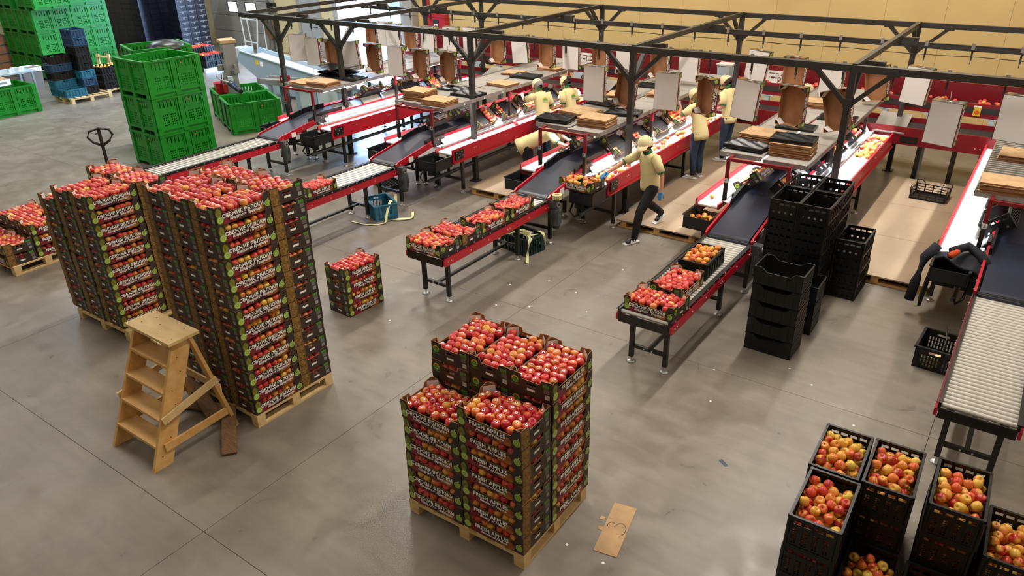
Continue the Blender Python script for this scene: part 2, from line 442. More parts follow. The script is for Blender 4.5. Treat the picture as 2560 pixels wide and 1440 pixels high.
def yard():
    for (x, y, c, lab) in ((-22.3, 23.0, 'truck_blue', 'pale blue truck parked outside the open gate'), (-20.6, 31.2, 'truck_white', 'white lorry body standing behind the blue truck outside')):
        t = thing('truck', lab, 'truck', (x, y, 0))
        q = MB(); q.b2((-.9, 0, .5), (.9, 1.7, 1.3), c); q.b2((-.85, .15, 1.3), (.85, 1.6, 2.3), c); q.build('cab', t)
        q = MB(); q.b2((-.75, -.01, 1.4), (.75, .16, 2.1), 'motor_grey'); q.build('windscreen', t)
        q = MB(); q.b2((-1.1, 1.9, .7), (1.1, 6, 3.2), 'truck_white'); q.build('cargo_box', t)
        for s in (-1, 1):
            for yy in (.8, 4.8):
                q = MB(); q.cyl((s*.75, yy, .45), (s*.98, yy, .45), .45, 'black_plastic', 16); q.build('wheel', t)
        q = MB(); q.b2((-.8, -.08, .45), (.8, 0, .75), 'motor_grey'); q.build('bumper', t)
    t = thing('yard_tank', 'turquoise container seen low through the open gate', 'container', (-18.7, 22.4, -.12))
    q = MB(); q.b2((-1.3, 0, .1), (.9, 1.6, 1.25), 'truck_teal'); q.build('shell', t)
    q = MB(); q.b2((-1.35, -.04, 1.25), (.95, 1.64, 1.33), 'truck_white'); q.build('rim', t)
yard()

# ------------------------------------------------------------------ apples
def apple_profile(n):
    return [(0.0, .024), (.006, .027), (.014, .033), (.024, .034), (.033, .026), (.0365, .010), (.0355, -.006), (.030, -.021), (.020, -.031), (.010, -.032), (.004, -.028), (0, -.026)] if n else \
           [(0.0, .026), (.016, .034), (.033, .024), (.036, .002), (.029, -.022), (.012, -.032), (0, -.027)]
_pb = MB(); _pb.lathe(apple_profile(1), 'apple_red', 16); APPLE_R = _pb.mesh('apple_red')
_pb = MB(); _pb.lathe(apple_profile(1), 'apple_mixed', 16); APPLE_M = _pb.mesh('apple_mixed')
_pb = MB(); _pb.tube([(0, 0, .026), (.002, 0, .036), (.006, .002, .045)], .0016, 'stem_brown', 5); STEM = _pb.mesh('stem')
def ring_mesh():
    b = MB(); n = 12
    def ring(r0, r1, z, m):
        vs = [(r0*math.cos(2*math.pi*i/n), r0*math.sin(2*math.pi*i/n), z) for i in range(n)]+[(r1*math.cos(2*math.pi*i/n), r1*math.sin(2*math.pi*i/n), z-.0012) for i in range(n)]
        b.add(vs, [(i, n+i, n+(i+1) % n, (i+1) % n) for i in range(n)], m)
    ring(.0052, .0115, .0366, 'print_white')
    b.add([(.0052*math.cos(2*math.pi*i/n), .0052*math.sin(2*math.pi*i/n), .0366) for i in range(n)], [tuple(range(n))], 'print_red')
    return b.mesh('sticker')
STICK = ring_mesh()
NAP = [0]
def apple(p, r, label, group, mixed=False, tilt=None, sticker=False, stem=False):
    t = random.random(); nm = ('crimson', 'red', 'orange red', 'golden', 'yellow')[min(4, int((t if mixed else t*.95)*5))]
    label = nm+' '+label; c_ = ramp(RAMP_MIX if mixed else RAMP_RED, t)
    o = link('apple', APPLE_M if mixed else APPLE_R, None, p)
    o.scale = (r/.036,)*3; o.color = c_
    o.rotation_euler = tilt or (random.uniform(-.5, .5), random.uniform(-.5, .5), random.uniform(0, 6.28))
    tag(o, label, 'apple', group); NAP[0] += 1
    if sticker: link('sticker', STICK, o)
    if stem: link('stem', STEM, o)
    return o
MASS = []   # (x, y, z, r, tint, gold) of the apples that are joined into one
def mass(p, r=.036, gold=False, lo=0, hi=1, st=False):
    MASS.append((p[0], p[1], p[2], r*random.uniform(.93, 1.05), random.uniform(lo, hi), gold, st))
def build_mass():
    prof = apple_profile(0); n = 9; k = len(prof)
    V = []; F = []; mi = []; tint = []
    for (x, y, z, r, t, gold, st) in MASS:
        q = (Euler((random.uniform(-.5, .1), random.uniform(-.3, .3), random.uniform(-.6, .6))) if st else Euler((random.uniform(-.7, .7), random.uniform(-.7, .7), random.uniform(0, 6)))).to_matrix(); s = r/.036; b = len(V)
        for i in range(n):
            a = 2*math.pi*i/n; ca, sa = math.cos(a), math.sin(a)
            for (rr, zz) in prof:
                v = q @ Vector((rr*ca*s, rr*sa*s, zz*s)); V.append((v.x+x, v.y+y, v.z+z)); tint.append(t)
        for i in range(n):
            j = (i+1) % n
            for h in range(k-1): F.append((b+i*k+h, b+j*k+h, b+j*k+h+1, b+i*k+h+1)); mi.append(1 if gold else 0)
        if st:
            for rad, zz, mm in ((.0115, .0358, 2), (.0045, .0364, 3)):
                b = len(V)
                for i in range(8):
                    v = q @ Vector((rad*math.cos(i*math.pi/4)*s, rad*math.sin(i*math.pi/4)*s, zz*s)); V.append((v.x+x, v.y+y, v.z+z)); tint.append(t)
                F.append(tuple(range(b, b+8))); mi.append(mm)
    me = bpy.data.meshes.new('apple_heap'); me.from_pydata(V, [], F)
    me.materials.append(MATS['apple_mass_red']); me.materials.append(MATS['apple_mass_gold']); me.materials.append(MATS['print_white']); me.materials.append(MATS['print_red'])
    me.polygons.foreach_set('material_index', mi); me.polygons.foreach_set('use_smooth', [True]*len(F))
    at = me.attributes.new('tint', 'FLOAT', 'POINT'); at.data.foreach_set('value', tint); me.update()
    o = bpy.data.objects.new('apple_heap', me); col.objects.link(o)
    tag(o, 'the many smaller apples filling the cartons and lying on the belts', 'apples', None, 'stuff')

# ------------------------------------------------------------------ printed apple carton, 60 x 40 cm
BH = .172
def disc(b, cx, cz, rx, rz, mtx, off, m, n=14, a0=0):
    vs = [mtx @ Vector((cx+rx*math.cos(a0+2*math.pi*i/n), -off, cz+rz*math.sin(a0+2*math.pi*i/n))) for i in range(n)]
    b.add(vs, [tuple(range(n))], m)
def ringp(b, cx, cz, r0, r1, mtx, off, m, a=0, e=2*math.pi, n=16, sq=1):
    vs = []
    for i in range(n+1):
        t = a+(e-a)*i/n; vs += [mtx @ Vector((cx+r0*math.cos(t), -off, cz+r0*math.sin(t)*sq)), mtx @ Vector((cx+r1*math.cos(t), -off, cz+r1*math.sin(t)*sq))]
    b.add(vs, [(2*i, 2*i+1, 2*i+3, 2*i+2) for i in range(n)], m)
def rect(b, x0, z0, x1, z1, mtx, off, m):
    b.add([mtx @ Vector(p) for p in ((x0, -off, z0), (x1, -off, z0), (x1, -off, z1), (x0, -off, z1))], [(0, 1, 2, 3)], m)

def build_carton(gussets):
    root = thing('apple_carton', '', 'carton', PROTO)
    H = BH; low = .108; W, D = .594, .394
    SF = Matrix.Translation((0, -D/2, 0)); SB = T(0, D/2, 0, math.pi)
    EA = T(-W/2, 0, 0, -math.pi/2); EB = T(W/2, 0, 0, math.pi/2)
    x = [-W/2, -.232, -.205, .205, .232, W/2]
    long_ = [[(x[0], 0), (x[1], 0), (x[1], H), (x[0]+.02, H+.006), (x[0], H)], [(x[1], 0), (x[2], 0), (x[2], low), (x[1], H)], [(x[2], 0), (x[3], 0), (x[3], low), (x[2], low)], [(x[3], 0), (x[4], 0), (x[4], H), (x[3], low)], [(x[4], 0), (x[5], 0), (x[5], H), (x[5]-.02, H+.006), (x[4], H)]]
    e = D/2; lo2 = .132
    y = [-e, -.095, -.082, -.045, .045, .082, .095, e]
    short = [[(y[0], 0), (y[1], 0), (y[1], H), (y[0]+.02, H+.008), (y[0], H)], [(y[1], 0), (y[2], 0), (y[2], lo2), (y[1], H)],
             [(y[2], 0), (y[3], 0), (y[3], .088), (y[3], .112), (y[3], lo2), (y[2], lo2)],
             [(y[3], 0), (y[4], 0), (y[4], .088), (y[3], .088)], [(y[3], .112), (y[4], .112), (y[4], lo2), (y[3], lo2)],
             [(y[4], 0), (y[5], 0), (y[5], lo2), (y[4], lo2), (y[4], .112), (y[4], .088)], [(y[5], 0), (y[6], 0), (y[6], H), (y[5], lo2)], [(y[6], 0), (y[7], 0), (y[7], H), (y[7]-.02, H+.008), (y[6], H)]]
    b = MB()
    b.b2((-W/2+.005, -D/2+.005, .002), (W/2-.005, D/2-.005, .008), 'kraft')
    b.add([(-W/2, -D/2, 0), (W/2, -D/2, 0), (W/2, D/2, 0), (-W/2, D/2, 0)], [(3, 2, 1, 0)], 'white_card')
    for s in (SF, SB): b.plate(long_, .005, s, 'print_dark', 'kraft', 'kraft')
    for s in (EA, EB): b.plate(short, .005, s, 'print_dark', 'kraft', 'kraft')
    b.build('body', root)
    for sx in (-1, 1):                      # white corner gussets standing across the inner corners
        for sy in (-1, 1):
            if not gussets: continue
            c = MB(); px, py = sx*(W/2-.006), sy*(D/2-.006)
            p0 = (px, py-sy*.08); p1 = (px-sx*.08, py)
            vs = [(p0[0], p0[1], .05), (p1[0], p1[1], .05), (p1[0]+sx*.012, p1[1], H-.004), (p0[0], p0[1]+sy*.012, H-.004)]
            q = [(v[0]+sx*.003, v[1]+sy*.003, v[2]) for v in vs]
            c.add(vs, [(0, 1, 2, 3) if sx*sy > 0 else (3, 2, 1, 0)], 'white_card'); c.add(vs+q, [(4, 7, 6, 5), (0, 4, 5, 1), (1, 5, 6, 2), (2, 6, 7, 3), (3, 7, 4, 0)], 'kraft')
            c.build('corner_gusset', root)
    for s, body, sub, nm in ((SF, 'FRESH APPLES', 'Bounty of Nature', 'lettering'), (SB, 'СВЕЖИЕ ЯБЛОКИ', 'Щедрость Природы', 'lettering')):
        a = MB(); o = .0012
        rect(a, -.228, .002, .2, .104, s, o, 'print_maroon'); rect(a, -.12, .088, .2, .1065, s, o*1.5, 'print_dark'); rect(a, -.1, .1, .19, .1055, s, o*1.8, 'print_olive')
        for (cx, cz, r, m) in ((-.2, .03, .042, 'print_red'), (-.13, .018, .034, 'print_red'), (-.06, .01, .03, 'print_maroon'), (.165, .04, .046, 'print_orange'), (.1, .012, .028, 'print_orange')):
            n = 14; vs = []
            for i in range(n):
                t = 2*math.pi*i/n; vs.append(s @ Vector((cx+r*math.cos(t), -o*2, max(.002, cz+r*.95*math.sin(t)))))
            a.add(vs, [tuple(range(n))], m)
        rect(a, -.296, .002, -.233, .166, s, o, 'print_dark')
        disc(a, -.264, .118, .03, .042, s, o*2, 'print_olive'); disc(a, -.262, .15, .013, .016, s, o*2.1, 'print_olive'); rect(a, -.266, .108, -.262, .13, s, o*2.4, 'print_dark')
        disc(a, -.258, .052, .036, .036, s, o*2.5, 'print_lime'); disc(a, -.258, .052, .029, .029, s, o*3, 'print_lime_pale'); ringp(a, -.258, .052, .008, .015, s, o*3.4, 'print_lime')
        ringp(a, .256, .062, .026, .032, s, o*2.5, 'print_lime_pale'); disc(a, .256, .062, .026, .026, s, o*2, 'print_lime'); ringp(a, .256, .06, .009, .013, s, o*3, 'print_lime_pale')
        a.add([s @ Vector(p) for p in ((.256, -o*2, .09), (.268, -o*2, .112), (.28, -o*2, .108), (.266, -o*2, .092))], [(0, 1, 2, 3)], 'print_lime_pale')
        a.build('printed_artwork', root)
        me = text_mesh('lettering', body, .052 if s is SF else .049, 'print_white', .0018, squeeze=1.06)
        t = link('lettering', me, root)
        t.matrix_local = s @ Matrix.Translation((-.012, -.0065, .078)) @ Matrix.Rotation(math.pi/2, 4, 'X')
        me = text_mesh('lettering', sub, .036, 'print_white', .0011, .35)
        t = link('lettering', me, root); t.matrix_local = s @ Matrix.Translation((.01, -.0065, .042)) @ Matrix.Rotation(math.pi/2, 4, 'X')
    # ends: round emblem or leaf print, white sticker under the hand hole, green mark and bar code
    o = .0012
    a = MB(); s = EA
    ringp(a, -.147, .108, .021, .034, s, o, 'print_yellow', 0, math.pi, 12); disc(a, -.147, .098, .034, .016, s, o*1.5, 'print_green', 12); ringp(a, -.147, .1, .014, .019, s, o*2, 'print_lime_pale', math.pi*1.05, math.pi*1.95, 8); disc(a, -.147, .112, .014, .012, s, o*2, 'print_green', 8)
    for k in range(7): rect(a, -.183+k*.0105, .062, -.175+k*.0105, .072, s, o, 'print_green' if k % 2 else 'print_olive')
    a.build('emblem', root)
    for s in (EA, EB):
        a = MB(); rect(a, -.036, .045, .036, .066, s, o, 'print_white'); a.build('white_sticker', root)
        a = MB()
        for k in range(3): rect(a, .108+k*.021, .128, .125+k*.021, .15, s, o, 'print_green')
        rect(a, .108, .12, .17, .1235, s, o, 'print_lime')
        for k in range(5): rect(a, .118, .108-k*.0085, .17, .112-k*.0085, s, o, 'print_grey')
        rect(a, .128, .022, .17, .06, s, o, 'print_white' if s is EA else 'print_grey')
        if s is EA:
            for k in range(5): rect(a, .131+k*.008, .03, .134+k*.008, .06, s, o*2, 'ink')
        a.build('printed_label', root)
    a = MB(); s = EB; rect(a, -.196, .002, -.095, .168, s, o, 'leaf_brown'); a.build('leaf_print', root)
    return root
CARTON_O = build_carton(True); CARTON_S = build_carton(False)
def build_liner():
    b = MB(); b.b2((-.28, -.18, 0), (.28, .18, .006), 'liner_black')
    for sx in (-1, 1): b.b2((sx*.29-.004, -.19, 0), (sx*.29+.004, .19, .03), 'liner_black')
    for sy in (-1, 1): b.b2((-.29, sy*.188-.004, 0), (.29, sy*.188+.004, .03), 'liner_black')
    for i in range(8):
        for j in range(5):
            b.cyl((-.245+i*.07, -.144+j*.072, .004), (-.245+i*.07, -.144+j*.072, .0065), .026, 'black_plastic', 8, .03)
    return b.mesh('pulp_tray')
CUSED = set()
def carton(p, rz, label, group=None, rot=None, opened=True):
    src = CARTON_O if opened else CARTON_S; r = rot if rot is not None else (0, 0, rz)
    if opened not in CUSED: CUSED.add(opened); c = src; c.location = p; c.rotation_euler = r; c['label'] = label
    else: c = dup(src, p, r, label)
    if group: c['group'] = group
    elif 'group' in c: del c['group']
    return c
def rotp(p, rz, x, y, z):
    return (p[0]+x*math.cos(rz)-y*math.sin(rz), p[1]+x*math.sin(rz)+y*math.cos(rz), p[2]+z)
LINER = build_liner()
def fill_top(p, rz, one=None, group=None, n=(8, 5), zc=.101, gold=False, tints=(0, 1), skip=.02):
    """a layer of apples in the rows of the carton's tray; single apples where one is a label, else into the joined heap"""
    for i in range(n[0]):
        for j in range(n[1]):
            if random.random() < skip: continue
            x = -.248+i*.0705+random.uniform(-.005, .005); y = -.138+j*.069+random.uniform(-.004, .004)+(.014 if i % 2 else -.014)
            z = zc+random.uniform(-.006, .008)+.012*math.cos(x*4)*math.cos(y*6)
            q = rotp(p, rz, x, y, z)
            if one: apple(q, .0375*random.uniform(.95, 1.06), 'apple, %s along row %s %s' % (ORD[i] if i else 'first', ('one', 'two', 'three', 'four', 'five')[j], one), group, tilt=(random.uniform(-.45, .2), random.uniform(-.3, .3), random.uniform(0, 6)), sticker=random.random() < .85)
            else: mass(q, .038, gold, *tints, random.random() < .45)
    if one is None or True:
        c = link('liner_tray', LINER, None, (p[0], p[1], p[2]+.062), (0, 0, rz)); return c
def fill_edge(p, rz, sides='sb', gold=None):
    """apples seen through the gaps under the next carton: only the rows along the shown sides"""
    for i in range(8):
        x = -.25+i*.0715
        for sg, k in ((-1, 'f'), (1, 'b')):
            if k in sides: mass(rotp(p, rz, x+random.uniform(-.01, .01), sg*.155, .105+random.uniform(-.008, .012)), .038, random.random() < .3 if gold is None else gold)
    for j in range(3):
        y = -.075+j*.075
        for sg, k in ((-1, 'l'), (1, 'r')):
            if k in sides: mass(rotp(p, rz, sg*.255, y+random.uniform(-.01, .01), .105+random.uniform(-.008, .01)), .038, random.random() < .3)

# ------------------------------------------------------------------ wooden pallets
def build_pallet(w, d, wood, name='pallet'):
    root = thing(name, '', 'pallet', PROTO)
    hb = .078
    def share(nm, a, bb):
        q = MB(); q.b2(a, bb, wood); return q.mesh(nm)
    n = 7; bw = .1 if w > 1 else .09
    me = share('top_board', (-.05, -d/2, 0), (.05, d/2, .022))
    for k in range(n): link('top_board', me, root, (-w/2+.05+k*(w-.1)/(n-1), 0, .122))
    me = share('stringer', (-w/2, -.05, 0), (w/2, .05, .022))
    for k in (-1, 0, 1): link('stringer', me, root, (0, k*(d/2-.05), .1))
    me = share('block', (-.05, -.05, 0), (.05, .05, hb))
    for i in (-1, 0, 1):
        for j in (-1, 0, 1): link('block', me, root, (i*(w/2-.05), j*(d/2-.05), .022))
    me = share('bottom_board', (-.05, -d/2, 0), (.05, d/2, .022))
    for k in (-1, 0, 1): link('bottom_board', me, root, (k*(w/2-.05), 0, 0))
    return root
PAL = build_pallet(1.2, 1.0, 'wood_pale')
PALFIRST = [False]
def pallet(x, y, rz, label, z=0):
    if not PALFIRST[0]:
        PALFIRST[0] = True; PAL.location = (x, y, z); PAL.rotation_euler = (0, 0, rz); PAL['label'] = label; return PAL
    return dup(PAL, (x, y, z), (0, 0, rz), label)
ORD = ['bottom', 'second', 'third', 'fourth', 'fifth', 'sixth', 'seventh', 'eighth', 'ninth', 'tenth', 'eleventh', 'twelfth', 'topmost']
def level(k, n): return 'topmost' if k == n-1 else ('lowest' if k == 0 else ORD[k]+' from the bottom')
# ------------------------------------------------------------------ pallets of apple cartons in the foreground
def grp(s): return s
P1 = dict(x0=-3.655, x1=-2.46, y0=3.49, y1=4.5)
def centre_pallet():
    pallet(-3.06, 3.995, R(.8), 'new pale wooden pallet under the five-column carton stack in front')
    z0 = .144
    cols = [(-3.352, 3.695, math.pi, 6, 'in the front left column, middle pallet', 'fb'),
            (-2.752, 3.70, 0, 7, 'in the front right column, middle pallet', 'fr'),
            (-3.452, 4.205, math.pi/2, 8, 'in the back left column, middle pallet', 'l'),
            (-3.052, 4.207, math.pi/2, 8, 'in the back middle column, middle pallet', 'l'),
            (-2.652, 4.21, math.pi/2, 8, 'in the back right column, middle pallet', 'lf')]
    names = ['showing its red and white front', 'showing its lettered front', 'with its emblem end above the lower columns', 'with its emblem end to the front', 'with lettering along the pallet side']
    for ci, (x, y, rz, n, where, sides) in enumerate(cols):
        for k in range(n):
            if ci in (2, 3) and k < 5: continue          # nothing of these lower cartons shows
            jx, jy = random.uniform(-.006, .006), random.uniform(-.006, .006)
            p = (x+jx, y+jy, z0+k*(BH+.001))
            if k == n-1:
                carton(p, rz, 'open carton of red stickered apples on top, '+where, 'top cartons of the middle pallet')
            else:
                carton(p, rz, 'dark fruit carton, %s %s' % (level(k, n), where), 'cartons stacked on the middle pallet', None, False)
                fill_edge(p, rz, sides)
            if k == n-1:
                one = {0: 'in the front left carton', 1: 'in the front right carton', 4: 'in the back right carton'}.get(ci)
                t = fill_top(p, rz, one, 'apples of the '+where[7:] if one else None, skip=.05)
                tag(t, 'black tray in the top carton '+where, 'tray')
centre_pallet()

def tower():
    yaw = R(-.8); ox, oy = -5.74, 3.49
    def W(x, y): c, s = math.cos(yaw), math.sin(yaw); return (ox+x*c-y*s, oy+x*s+y*c)
    px, py = W(-.6, .5); pallet(px, py, yaw, 'pale wooden pallet under the tallest carton tower')
    z0 = .144; n = 13
    cells = [(-.2, .3, -math.pi/2, 'in the front right column of the tall tower', 'bt', 'fr'), (-.6, .3, -math.pi/2, 'in the front middle column of the tall tower', '', 'r'),
             (-1.0, .3, -math.pi/2, 'in the front left column of the tall tower', '', 'rf'), (-.3, .8, 0, 'in the rear right column of the tall tower', '', 'r'), (-.9, .8, 0, 'in the rear left column of the tall tower', '', '')]
    for ci, (x, y, rz, where, _, sides) in enumerate(cells):
        for k in range(n):
            if ci == 4 and k < n-1: continue
            X, Y = W(x+random.uniform(-.008, .008), y+random.uniform(-.008, .008)); p = (X, Y, z0+k*(BH+.0008)); a = rz+yaw
            if ci == 0: sides = 'br'
            lab = 'open carton heaped with red apples, topmost '+where if k == n-1 else 'dark fruit carton, %s %s' % (level(k, n), where)
            carton(p, a, lab, 'cartons of the tall tower', None, k == n-1)
            if k < n-1: fill_edge(p, a, sides)
            else: tag(fill_top(p, a), 'black tray in the topmost carton '+where, 'tray')
tower()

def tower_two():
    z0 = .144; pallet(-9.12, 4.2, R(1), 'pale wooden pallet under the ten-layer carton stack left of the tall tower')
    pallet(-7.75, 4.35, R(86), 'empty weathered pallet lying flat behind the step ladder')
    cells = [(-8.82, 4.01, -math.pi/2, 10, 'in the lettered column of the second stack', 'br'), (-9.22, 4.005, -math.pi/2, 10, 'in the middle column of the second stack', 'r'), (-9.63, 4.0, -math.pi/2, 9, 'in the left column of the second stack', 'rf'),
             (-8.92, 4.52, 0, 10, 'in the rear right column of the second stack', 'r'), (-9.53, 4.53, 0, 10, 'in the rear left column of the second stack', '')]
    for ci, (x, y, rz, n, where, sides) in enumerate(cells):
        for k in range(n):
            if ci == 4 and k < n-1: continue
            p = (x+random.uniform(-.008, .008), y+random.uniform(-.008, .008), z0+k*(BH+.0008))
            lab = 'open carton of pink apples, topmost '+where if k == n-1 else 'dark fruit carton, %s %s' % (level(k, n), where)
            carton(p, rz, lab, 'cartons of the second stack', None, k == n-1)
            if k < n-1: fill_edge(p, rz, sides)
            else: tag(fill_top(p, rz, tints=(.15, 1)), 'black tray in the topmost carton '+where, 'tray')
tower_two()

def low_pallet():
    z0 = .144; pallet(-12.4, 4.28, R(3), 'pale wooden pallet of low cartons at the left edge')
    cells = [(-12.11, 3.98, 0, 2, 'at the near corner of the low left pallet', 'r'), (-12.72, 3.97, 0, 2, 'at the left edge of the low left pallet', ''),
             (-12.02, 4.5, math.pi/2, 3, 'behind the near corner of the low left pallet', 'f'), (-12.42, 4.5, math.pi/2, 3, 'in the middle of the low left pallet', ''), (-12.82, 4.5, math.pi/2, 3, 'in the far row of the low left pallet', '')]
    for ci, (x, y, rz, n, where, sides) in enumerate(cells):
        for k in range(n):
            p = (x, y, z0+k*(BH+.001))
            carton(p, rz, ('open carton of red apples, topmost ' if k == n-1 else 'dark fruit carton, %s ' % level(k, n))+where, 'cartons on the low left pallet', None, k == n-1)
            if k < n-1: fill_edge(p, rz, sides)
            else: tag(fill_top(p, rz, tints=(.1, 1)), 'black tray in the topmost carton '+where, 'tray')
low_pallet()

def small_stack():
    for k in range(4):
        p = (-6.86+.004*k, 5.97-.003*k, k*(BH+.001)); rz = math.pi/2+R(-3)
        carton(p, rz, ('open carton of red apples on the four-carton stack standing on the floor' if k == 3 else 'dark fruit carton, %s of the four-carton stack on the floor' % level(k, 4)), 'four cartons stacked on the bare floor', None, k == 3)
        if k < 3: fill_edge(p, rz, 'lf')
        else: tag(fill_top(p, rz, tints=(0, .8)), 'black moulded tray in the top carton of the floor stack', 'tray')
small_stack()

# cartons riding on the roller conveyors
for (p, rz, lab, tn) in [((-6.10, 6.72, .735), math.pi, 'open carton of apples at the near end of the third roller conveyor', (.2, 1)), ((-6.09, 7.14, .735), R(2), 'second carton from the near end of the third roller conveyor', (0, .9)),
                     ((-6.02, 7.75, .735), math.pi/2+R(-3), 'carton with lettered side on the middle of the third roller conveyor', (.1, 1)), ((-6.03, 8.42, .735), math.pi/2, 'carton below the belt on the third roller conveyor', (0, .9)),
                     ((-2.93, 6.80, .735), math.pi+R(-2), 'carton of mixed red and yellow apples at the near end of the fourth roller conveyor', (0, 1)), ((-2.94, 7.36, .735), math.pi/2+R(-2), 'carton of pale red apples behind the first on the fourth roller conveyor', (.3, .8)),
                     ((-9.20, 7.42, .735), math.pi/2+R(-2), 'single carton of apples on the second roller conveyor', (.2, .9)),
                     ((-5.60, 9.72, .80), math.pi+R(-3), 'carton of yellow apples on the end tray by the walking woman', (0, 1))]:
    carton(p, rz, lab)
    tag(fill_top(p, rz, tints=tn, gold='of yellow apples' in lab, skip=.3 if 'of yellow apples' in lab else .02), 'black tray of the '+lab.replace('open ', '').replace('of apples ', '').replace('of mixed red and yellow apples ', '').replace('of pale red apples ', ''), 'tray')

# ------------------------------------------------------------------ black lattice crates
def crate_mesh(w, d, h, m, windows=True, slots=True, dip=False, name='shell', coarse=False):
    """open crate: each wall has a row of grip slots and lattice windows, holes are real"""
    b = MB()
    def wall(L, end):
        hs = []
        n = 4 if L < .5 else 6
        pitch = (L-.06)/n
        if slots:
            for k in range(n):
                x0 = -L/2+.03+k*pitch
                if n == 6 and k in (2, 3) or n == 4 or True: hs.append((x0+pitch*.14, h-.06, x0+pitch*.86, h-.035))
        if windows:
            c = .013 if not coarse else .026; g = c*.55
            for k in range(n):
                x0 = -L/2+.03+k*pitch+pitch*.14; wdt = pitch*.72; nx = max(1, int(wdt/(c+g))); z0, z1 = .035, h-.085; nz = max(1, int((z1-z0)/(c+g)))
                if coarse or k % 2 == 0 or True:
                    for i in range(nx):
                        for j in range(nz):
                            hs.append((x0+i*(c+g), z0+j*(c+g), x0+i*(c+g)+c, z0+j*(c+g)+c))
        return hs
    def put(L, s, end):
        xs = [-L/2, L/2]; zs = [0, h]; H = wall(L, end)
        for q in H: xs += [q[0], q[2]]; zs += [q[1], q[3]]
        xs = sorted(set(round(v, 5) for v in xs)); zs = sorted(set(round(v, 5) for v in zs))
        hole = set()
        ix = {v: i for i, v in enumerate(xs)}; iz = {v: i for i, v in enumerate(zs)}
        for q in H:
            for i in range(ix[round(q[0], 5)], ix[round(q[2], 5)]):
                for j in range(iz[round(q[1], 5)], iz[round(q[3], 5)]): hole.add((i, j))
        polys = []
        for j in range(len(zs)-1):
            for i in range(len(xs)-1):
                if (i, j) not in hole: polys.append([(xs[i], zs[j]), (xs[i+1], zs[j]), (xs[i+1], zs[j+1]), (xs[i], zs[j+1])])
        b.plate(polys, .004, s, m)
    for s, L in ((T(0, -d/2), w), (T(0, d/2, 0, math.pi), w), (T(-w/2, 0, 0, -math.pi/2), d), (T(w/2, 0, 0, math.pi/2), d)):
        put(L, s, L == w)
        for k in range(5 if L < .5 else 7):     # outer ribs
            n = 4 if L < .5 else 6; x = -L/2+.03+k*(L-.06)/n
            vs = s @ Vector((x, -.004, h/2-.02)); b.box(vs, (.008, .008, h-.06) if abs(s[0][0]) > .5 else (.008, .008, h-.06), m)
    b.b2((-w/2, -d/2, 0), (w/2, d/2, .006), m)
    for z, t, o in ((h-.012, .018, .006), (.0, .016, .003)):
        for sx in (-1, 1): b.b2((sx*(w/2-.004)-.010, -d/2-o, z), (sx*(w/2-.004)+.010, d/2+o, z+t), m)
        for sy in (-1, 1): b.b2((-w/2-o, sy*(d/2-.004)-.010, z), (w/2+o, sy*(d/2-.004)+.010, z+t), m)
    for sx in (-1, 1):
        for sy in (-1, 1):
            b.cyl((sx*(w/2-.008), sy*(d/2-.008), 0), (sx*(w/2-.008), sy*(d/2-.008), h+.008), .016, m, 8)
    return b.mesh(name)
CW, CD, CH = .352, .598, .272
CRATE_ME = crate_mesh(CW, CD, CH, 'black_plastic')
CRATE_FAR = crate_mesh(.352, .598, .2, 'black_plastic', coarse=True)
def black_crate(p, rz, label, group=None, me=None, rot=None):
    o = link('plastic_crate', me or CRATE_ME, None, p, rot if rot is not None else (0, 0, rz)); tag(o, label, 'crate', group); return o

